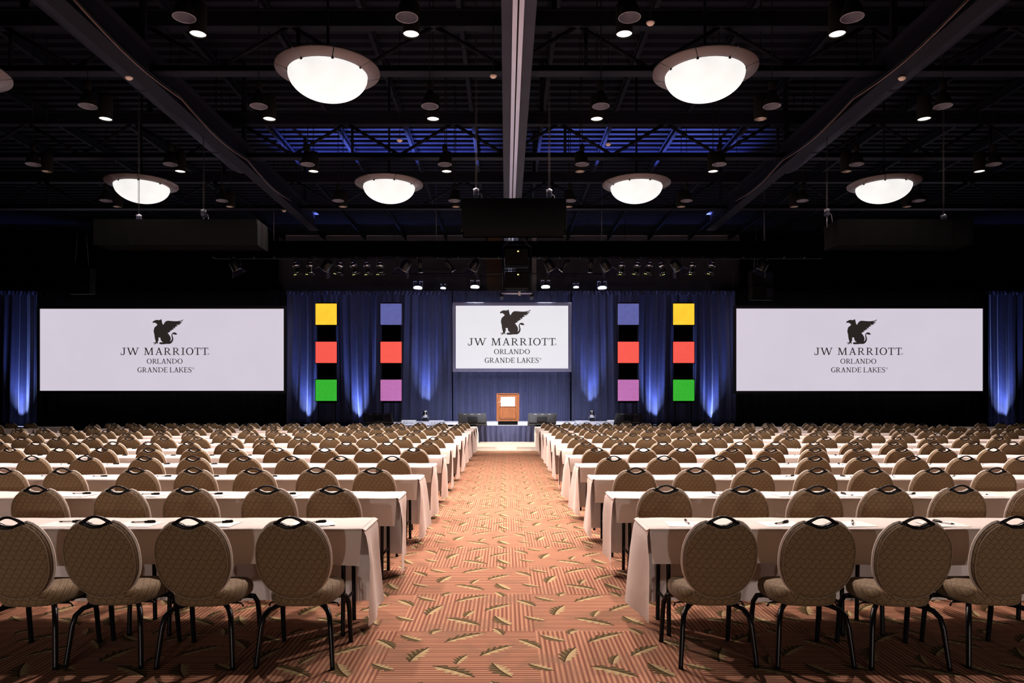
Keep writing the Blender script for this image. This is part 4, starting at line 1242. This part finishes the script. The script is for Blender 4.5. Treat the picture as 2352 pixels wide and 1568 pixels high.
def chair_meshes(n=44, lo=False):
    d = {}
    tilt = Matrix.Translation((0, -.245, .425)) @ Matrix.Rotation(R(13.5), 4, 'X')
    cz = .256

    def TB(x, z, t):     # point on the back: z up the slope, t thickness towards the sitter
        return tilt @ Vector((x, t, z))
    ol = [(x, z + cz) for x, z in back_outline(n)]
    b = MB(); vs, fs = [], []
    layers = [(.0, -.006), (.5, -.004), (.88, .0), (.965, .006), (1.0, .016), (1.0, .044), (.965, .058), (.85, .072), (.5, .084), (.0, .088)]
    if lo:
        layers = [(.0, .0), (1.0, .006), (1.0, .05), (.8, .068), (0, .08)]
    for s, t in layers:
        for x, z in ol:
            vs.append(TB(x * s, cz + (z - cz) * s, t))
    for i in range(len(layers) - 1):
        for k in range(n):
            j = (k + 1) % n
            fs.append((i * n + k, i * n + j, (i + 1) * n + j, (i + 1) * n + k))
    b.add(vs, fs, True)
    d['backrest'] = b
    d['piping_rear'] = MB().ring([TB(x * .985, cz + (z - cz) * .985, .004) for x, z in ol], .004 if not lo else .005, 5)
    d['piping'] = MB().ring([TB(x * 1.004, cz + (z - cz) * 1.004, .052) for x, z in ol], .010, 6 if not lo else 4)  # front edge ring, widened and pale to draw the rim highlight
    # handle: eye-shaped loop
    b = MB(); m = 12 if not lo else 6
    zc = .492
    top = [TB(-.083 + .166 * i / m, zc + .037 * math.sin(math.pi * i / m) ** .9, .028) for i in range(m + 1)]
    bot = [TB(-.083 + .166 * i / m, zc - .031 * math.sin(math.pi * i / m) ** .9, .028) for i in range(m + 1)]
    rr = [.012 - .004 * math.sin(math.pi * i / m) for i in range(m + 1)]
    b.tube(top, rr, 7 if not lo else 4); b.tube(bot, [q + .004 for q in rr], 7 if not lo else 4)
    for sx in (-1, 1):
        b.tube([TB(sx * .070, zc, .028), TB(sx * .100, zc - .008, .028)], [.015, .012], 7 if not lo else 4)
    d['handle'] = b
    # seat cushion
    b = MB(); vs, fs = [], []
    ns = 36 if not lo else 12
    for s, z in ((.0, .482), (.55, .480), (.86, .468), (.97, .448), (1.0, .42), (.985, .385), (.94, .368), (.0, .366)) if not lo else ((0, .475), (.9, .46), (1, .42), (.94, .37), (0, .37)):
        for i in range(ns):
            a = 2 * math.pi * i / ns
            ca, sa = math.cos(a), math.sin(a)
            e = 3.0
            r = (abs(ca) ** e + abs(sa) ** e) ** (-1 / e)
            x, y = .218 * r * ca, .235 * r * sa
            x *= 1 + .07 * (y / .235)
            zz = z - (.018 * max(0, sa) ** 2 if z > .40 else 0)
            vs.append((x * s, y * s + .02, zz))
    nl = len(vs) // ns
    for i in range(nl - 1):
        for k in range(ns):
            j = (k + 1) % ns
            fs.append((i * ns + k, (i + 1) * ns + k, (i + 1) * ns + j, i * ns + j))
    b.add(vs, fs, True)
    d['seat'] = b
    q = 8 if not lo else 4
    for nm, sx in (('rl', -1), ('rr', 1)):
        d[nm] = MB().tube([(sx * .085, -.03, .350), (sx * .145, -.12, .350), (sx * .182, -.175, .340), (sx * .206, -.212, .305), (sx * .217, -.228, .245), (sx * .236, -.258, .02), (sx * .237, -.26, 0)], [.017, .017, .017, .017, .017, .015, .017], q)
    for nm, sx in (('fl', -1), ('fr', 1)):
        d[nm] = MB().tube([(sx * .10, .05, .350), (sx * .175, .13, .350), (sx * .208, .172, .335), (sx * .224, .196, .29), (sx * .228, .208, .22), (sx * .230, .236, .02), (sx * .230, .238, 0)], [.017, .017, .017, .017, .017, .015, .017], q)
    b = MB(); b.box(-.17, .17, -.03, .0, .340, .366); b.box(-.17, .17, .03, .06, .340, .366)
    if not lo:
        for sx in (-1, 1):
            b.tube([(sx * .15, .12, .36), (sx * .222, .12, .355), (sx * .236, .12, .335)], .006, 5)
            b.tube([(sx * .15, -.06, .36), (sx * .215, -.06, .352), (sx * .226, -.06, .33)], .006, 5)
    b.tube([(-.05, -.10, .372), (-.05, -.19, .41), (-.05, -.236, .47)], .010, q); b.tube([(.05, -.10, .372), (.05, -.19, .41), (.05, -.236, .47)], .010, q)
    d['frame'] = b
    return d


CM = {k_: v_ for k_, v_ in chair_meshes().items()}
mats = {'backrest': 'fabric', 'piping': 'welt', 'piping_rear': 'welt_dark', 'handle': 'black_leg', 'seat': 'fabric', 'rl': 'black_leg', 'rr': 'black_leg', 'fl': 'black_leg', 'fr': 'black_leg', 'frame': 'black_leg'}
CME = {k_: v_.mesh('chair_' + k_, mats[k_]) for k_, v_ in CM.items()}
allleg = MB()
for k_ in ('rl', 'rr', 'fl', 'fr', 'frame'):
    allleg.add(CM[k_].v, CM[k_].f, True)
CME['legs'] = allleg.mesh('chair_legs', 'black_leg')


def chair(x, y, rz, label, full):
    root = empty('banquet_chair', (x, y, 0), rz, label, 'chair', 'tan banquet chairs at the long tables')
    bk = inst('backrest', CME['backrest'], root)
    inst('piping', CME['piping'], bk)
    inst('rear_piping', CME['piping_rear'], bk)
    inst('handle', CME['handle'], root)
    inst('seat', CME['seat'], root)
    if full:
        for k_ in ('rl', 'rr', 'fl', 'fr'):
            inst('leg', CME[k_], root)
        inst('seat_frame', CME['frame'], root)
    else:
        inst('leg_frame', CME['legs'], root)


# ------------------------------------------------------------------ seating plan
random.seed(7)
ROW = 1.573
YB0 = 4.30           # chair handles of the nearest row
YT0 = 5.20           # table centre of the nearest row
PXL = {0: [668, 435, 217, 17], 1: [766, 611, 434.5, 275, 79], 2: [854, 723, 579, 441, 309, 143, 6], 3: [902.6, 783, 668, 555, 441, 328, 190, 72],
       4: [947, 845, 745, 633, 536, 442, 344, 230, 131, 17]}
PXR = {0: [1659, 1888.5, 2110, 2338], 1: [1535.5, 1707, 1880, 2046, 2218.6, 2388], 2: [1460, 1602, 1735, 1880, 2012, 2148, 2295],
       3: [1408, 1530, 1655, 1757, 1873.5, 1988.6, 2103.6, 2225, 2348.6], 4: [1373, 1480, 1570, 1682, 1774, 1875.6, 1978, 2078, 2170, 2284.6]}
plan = []            # (row, side, index, x, yb)
for r in range(13):
    yb = YB0 + r * ROW
    for side, sg in (('left', -1), ('right', 1)):
        src = (PXL if sg < 0 else PXR).get(r)
        if src:
            xs = [(p - VX) * yb / F for p in src]
        else:
            xs = []
            x = 1.40 + random.uniform(-.05, .05)
            lim = 13.0 if sg < 0 else 13.6
            while x < lim:
                xs.append(sg * x)
                x += .664 + random.uniform(-.045, .045)
        for i, x in enumerate(xs):
            px = VX + x * F / yb
            if -45 < px < 2397:
                plan.append((r, side, i, x, yb + random.uniform(-.03, .03)))
outer = []
for r in (11, 12):
    yb = YB0 + r * ROW
    for side, sg in (('left', -1), ('right', 1)):
        for i in range(4):
            x = sg * (15.45 + i * .66 + random.uniform(-.04, .04))
            px = VX + x * F / yb
            if -20 < px < 2372:
                outer.append((r, side, i, x, yb))
plan.sort(key=lambda t: (t[0], abs(t[3])))
NIND = 300
stuff = plan[NIND:] + outer
rowname = lambda r: ORD[r]
chair_list = plan[:NIND]
for (r, side, i, x, yb) in chair_list:
    chair(x, yb + .36, random.uniform(-.045, .045), 'tan patterned banquet chair, %s from centre aisle, %s block, %s row from camera' % (ORD[i], side, rowname(r)), r < 5)
# the furthest chairs, past three hundred, in one object
lo = chair_meshes(16, True)
allb = {'fabric': MB(), 'black_leg': MB()}
big = MB(); mi = []
for (r, side, i, x, yb) in stuff:
    big.M = Matrix.Translation((x, yb + .36, 0)) @ Matrix.Rotation(random.uniform(-.06, .06), 4, 'Z')
    for k_, mb_ in lo.items():
        n0 = len(big.f)
        big.add(mb_.v, mb_.f, True)
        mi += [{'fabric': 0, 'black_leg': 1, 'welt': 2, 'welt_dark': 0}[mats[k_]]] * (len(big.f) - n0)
big.M = Matrix.Identity(4)
o = big.build('banquet_chairs', 'fabric')
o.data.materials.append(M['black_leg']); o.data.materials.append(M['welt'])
o.data.polygons.foreach_set('material_index', mi)
tag(o, 'furthest tan banquet chairs in the last rows before the stage', 'chairs', kind='stuff')

# ------------------------------------------------------------------ folding tables and linen
TW, TD = 1.5, .46
tm = {}
tm['top'] = MB().bbox(-TW / 2 + .005, TW / 2 - .005, -TD / 2, TD / 2, .722, .752, .008).mesh('tabletop', 'dark_steel')
for nm, sx, sy in (('a', -1, -1), ('b', -1, 1), ('c', 1, -1), ('d', 1, 1)):
    xx = sx * (TW / 2 - .14)
    tm['leg' + nm] = MB().tube([(xx, sy * .16, .722), (xx, sy * .16, .70), (xx, sy * .185, .02), (xx, sy * .185, 0)], [.016, .016, .016, .018], 8).mesh('table_leg', 'black_leg')
for nm, sx in (('l', -1), ('r', 1)):
    xx = sx * (TW / 2 - .14)
    b = MB(); b.tube([(xx, -.178, .22), (xx, .178, .22)], .011, 6); b.tube([(xx, -.165, .56), (xx, .165, .56)], .011, 6)
    tm['bar' + nm] = b.mesh('cross_bar', 'black_leg')
    tm['brace' + nm] = MB().tube([(xx, 0, .56), (xx - sx * .14, 0, .60), (xx - sx * .33, 0, .722)], .010, 6).mesh('brace', 'black_leg')
    b = MB()
    for sy in (-1, 1):
        b.tube([(xx, sy * .16, .722), (xx, sy * .185, 0)], .016, 6)
    b.tube([(xx, -.178, .22), (xx, .178, .22)], .011, 6)
    tm['frame' + nm] = b.mesh('leg_frame', 'black_leg')


def folding_table(x, y, label, full):
    root = empty('folding_table', (x, y, 0), 0, label, 'table', 'narrow folding tables under linen')
    inst('tabletop', tm['top'], root)
    if full:
        for k_ in 'abcd':
            inst('leg', tm['leg' + k_], root)
        for k_ in 'lr':
            inst('cross_bar', tm['bar' + k_], root); inst('brace', tm['brace' + k_], root)
    else:
        for k_ in 'lr':
            inst('leg_frame', tm['frame' + k_], root)


def cloth_mesh(Lc, aisle, seed):
    """linen strip Lc long; aisle = -1 / +1: that end hangs into the centre aisle, 0: plain seams"""
    rnd = random.Random(seed)
    b = MB()
    nb = .525 + rnd.uniform(-.03, .03)
    fb = .13 + rnd.uniform(-.02, .03)
    prof = [(-.250, nb), (-.247, (nb + .73) / 2), (-.243, .735), (-.238, .752), (-.222, .760), (-.1, .7605), (.1, .7605), (.222, .760), (.238, .752), (.243, .735), (.250, .6), (.258, .45), (.266, .3), (.272, fb)]
    nu = int(Lc / .06)
    ph = [rnd.uniform(0, 6.28) for _ in range(5)]
    ext0 = Lc / 2 + (.0 if aisle != -1 else .0)
    ext1 = Lc / 2 + (.0 if aisle != 1 else .0)

    def fn(u, v):
        i = min(int(v * (len(prof) - 1) + .5), len(prof) - 1)
        y, z = prof[i]
        x = -ext0 + (ext0 + ext1) * u
        if i < 3:
            k = (.735 - z) / .2
            y += k * (.007 * math.sin(x * 5 + ph[0]) + .005 * math.sin(x * 11 + ph[1]))
            z += k * .008 * math.sin(x * 2.1 + ph[2]) if i == 0 else 0
            if aisle:
                e = (u if aisle > 0 else 1 - u)
                if e > .97:
                    x -= aisle * .014 * k
        elif i > 9:
            k = (.735 - z) / .6
            y += k * (.022 * math.sin(x * 7 + ph[3]) + .012 * math.sin(x * 15 + ph[4]))
        elif 4 <= i <= 7:
            z += .0015 * math.sin(x * 9 + ph[1]) + .001 * math.sin(x * 23 + i)
        return (x, y, z)
    b.grid(fn, nu, len(prof) - 1)
    if aisle:
        xe = aisle * (Lc / 2)
        fl, am, yn = .03 + rnd.uniform(-.03, .06), .02 + rnd.uniform(0, .022), rnd.uniform(-.10, .02)
        p1, p2 = rnd.uniform(0, 6), rnd.uniform(3.5, 8)
        tip = rnd.uniform(.02, .07)

        def ff(u, v):
            s, t = u, v
            yt = .243 + (-.236 - .243) * s
            ybm = .275 + (yn - .275) * s
            k = t ** 1.15
            y = yt + (ybm - yt) * k
            z = .758 + ((fb + (tip - fb) * s) - .758) * t
            x = xe + aisle * (.004 + .02 * min(1, t * 12) + (fl * (1 - s) - .035 * s) * t ** 1.1 + am * min(1, t * 3) * math.sin(s * p2 + p1 + t * .8))
            return (x, y, z)
        b.grid(ff, 14, 14)
        # rounded shoulder joining the top to the hanging end
        b.grid(lambda u, v: (xe + aisle * (-.01 + .035 * v), .243 - .48 * u, .7605 - .012 * v * v), 8, 2)
    return b


CL = 3.0
AISL, AISR = -1.00, 1.00
ctype = {s: cloth_mesh(CL, 0, 100 + s).mesh('linen', 'linen') for s in range(5)}
seedc = 0
for r in range(13):
    yt = YT0 + r * ROW
    for side, sg in (('left', -1), ('right', 1)):
        for i in range(4):
            x0 = 1.0 + i * CL
            pxn = VX + sg * x0 * F / (yt + .24)
            if not (-30 < pxn < 2382):
                continue
            xc = sg * (x0 + CL / 2)
            seedc += 1
            if i == 0:
                me = cloth_mesh(CL, -sg, seedc * 3 + 1).mesh('linen', 'linen')
            else:
                me = ctype[seedc % 5]
            o = inst('tablecloth', me, None, (xc, yt, 0))
            tag(o, 'beige linen tablecloth, %s from centre aisle, %s block, %s row from camera' % (ORD[i], side, rowname(r)), 'tablecloth', 'beige tablecloths')
            for j in range(2):
                xt = sg * (x0 + .755 + j * 1.5 if i + j else x0 + .755)
                pxt = VX + (abs(xt) - .75) * sg * F / (yt + .24)
                if -30 < pxt < 2382:
                    folding_table(xt, yt, 'black-legged folding table, %s from centre aisle, %s block, %s row from camera' % (ORD[2 * i + j], side, rowname(r)), r < 4)
# outer blocks beyond the side aisles
for r in (11, 12):
    yt = YT0 + r * ROW
    for side, sg in (('left', -1), ('right', 1)):
        xo = 14.75
        me = cloth_mesh(CL, -sg, 900 + r * 2 + sg).mesh('linen', 'linen')
        o = inst('tablecloth', me, None, (sg * (xo + CL / 2), yt, 0))
        tag(o, 'beige linen tablecloth beyond the side aisle at far %s, %s row from camera' % (side, rowname(r)), 'tablecloth', 'beige tablecloths')
        folding_table(sg * (xo + .755), yt, 'folding table beyond the side aisle at far %s, %s row from camera' % (side, rowname(r)), False)
# black linen panels closing the last row at the aisle, and tall white cards at the outer tables
for side, sg in (('left', -1), ('right', 1)):
    yl = YT0 + 12 * ROW + .75
    b = MB(); b.M = Matrix.Translation((sg * 1.05, yl - .35, 0)); drape_grid(b, 0 if sg > 0 else -1.2, 1.2 if sg > 0 else 0, .6, .01, .80, 2.2, .3, .03, 3, 0, .05)
    b.M = Matrix.Translation((sg * 1.05, yl - .35, 0)) @ Matrix.Rotation(R(90), 4, 'Z'); drape_grid(b, 0, .6, 0, .01, .80, 1.2, .25, .03, 3, 0, .05)
    rt = empty('black_skirted_table', (sg * 1.05, yl, 0), 0, 'small black skirted table before the stage, %s of the aisle' % side, 'table')
    o = b.build('skirt', 'black_cloth', rt); o.location = (-sg * 1.05, -yl, 0)
    x0, x1 = (sg * 1.05, sg * 2.25) if sg > 0 else (sg * 2.25, sg * 1.05)
    o = MB().bbox(x0, x1, yl - .35, yl + .27, .78, .80, .008).build('tabletop', 'black_cloth', rt); o.location = (-sg * 1.05, -yl, 0)

# ------------------------------------------------------------------ pens and note cards
pen = {}
Rt = Matrix.Rotation(R(90), 4, 'Y')
b = MB(); b.M = Rt; b.lathe([(0, -.085), (.003, -.083), (.0062, -.066), (.0062, .02)], 10); pen['barrel'] = b.mesh('barrel', 'white_plastic')
b = MB(); b.M = Rt; b.lathe([(.0072, .0), (.0080, .005), (.0080, .068), (.005, .076), (0, .077)], 10); b.M = Matrix.Identity(4); b.box(.02, .07, -.0015, .0015, .007, .011); pen['cap'] = b.mesh('cap', 'black_leg')
b = MB(); b.M = Rt; b.lathe([(0, -.095), (.003, -.09), (.0058, -.075), (.0058, -.066)], 8); pen['tip'] = b.mesh('tip', 'black_leg')
card = MB().box(-.075, .075, -.055, .055, 0, .003).mesh('note_card', 'white_paper')
sheet = MB().box(-.14, .14, -.11, .11, 0, .0015).mesh('note_card', 'white_paper')
for (r, side, i, x, yb) in chair_list:
    if r > 6:
        continue
    yt = YT0 + r * ROW
    if side == 'left':
        px_, py_, ang = x - .12 + random.uniform(-.04, .04), yt - .03 + random.uniform(-.03, .03), R(random.uniform(5, 22))
    else:
        px_, py_, ang = x + .05 + random.uniform(-.06, .07), yt - .03 + random.uniform(-.03, .03), R(random.choice([75, 95, 60, 110, 40]) + random.uniform(-10, 10))
    if r < 4:
        o = inst('note_sheet', sheet, None, (px_ - .02, yt - .07, .7625)); o.rotation_euler = (0, 0, random.uniform(-.12, .12))
        tag(o, 'thin white note sheet by %s chair from centre aisle, %s block, %s row' % (ORD[i], side, rowname(r)), 'paper', 'note sheets on the tables')
    root = empty('pen', (px_, py_, 0.7725), ang, 'black-capped pen by %s chair from centre aisle, %s block, %s row' % (ORD[i], side, rowname(r)), 'pen', 'pens on the tables')
    for k_ in ('barrel', 'cap', 'tip'):
        inst(k_, pen[k_], root)
for x, y, rz, lab in ((-1.30, YT0 - .10, .3, 'white note card near the aisle end of the nearest left table'), (1.42, YT0 - .08, -.15, 'white note card near the aisle end of the nearest right table')):
    o = inst('note_card', card, None, (x, y, .765)); o.rotation_euler = (0, 0, rz)
    tag(o, lab, 'card')

print('SCENE objects', len(bpy.data.objects), 'chairs', len(chair_list), 'stuff chairs', len(stuff))
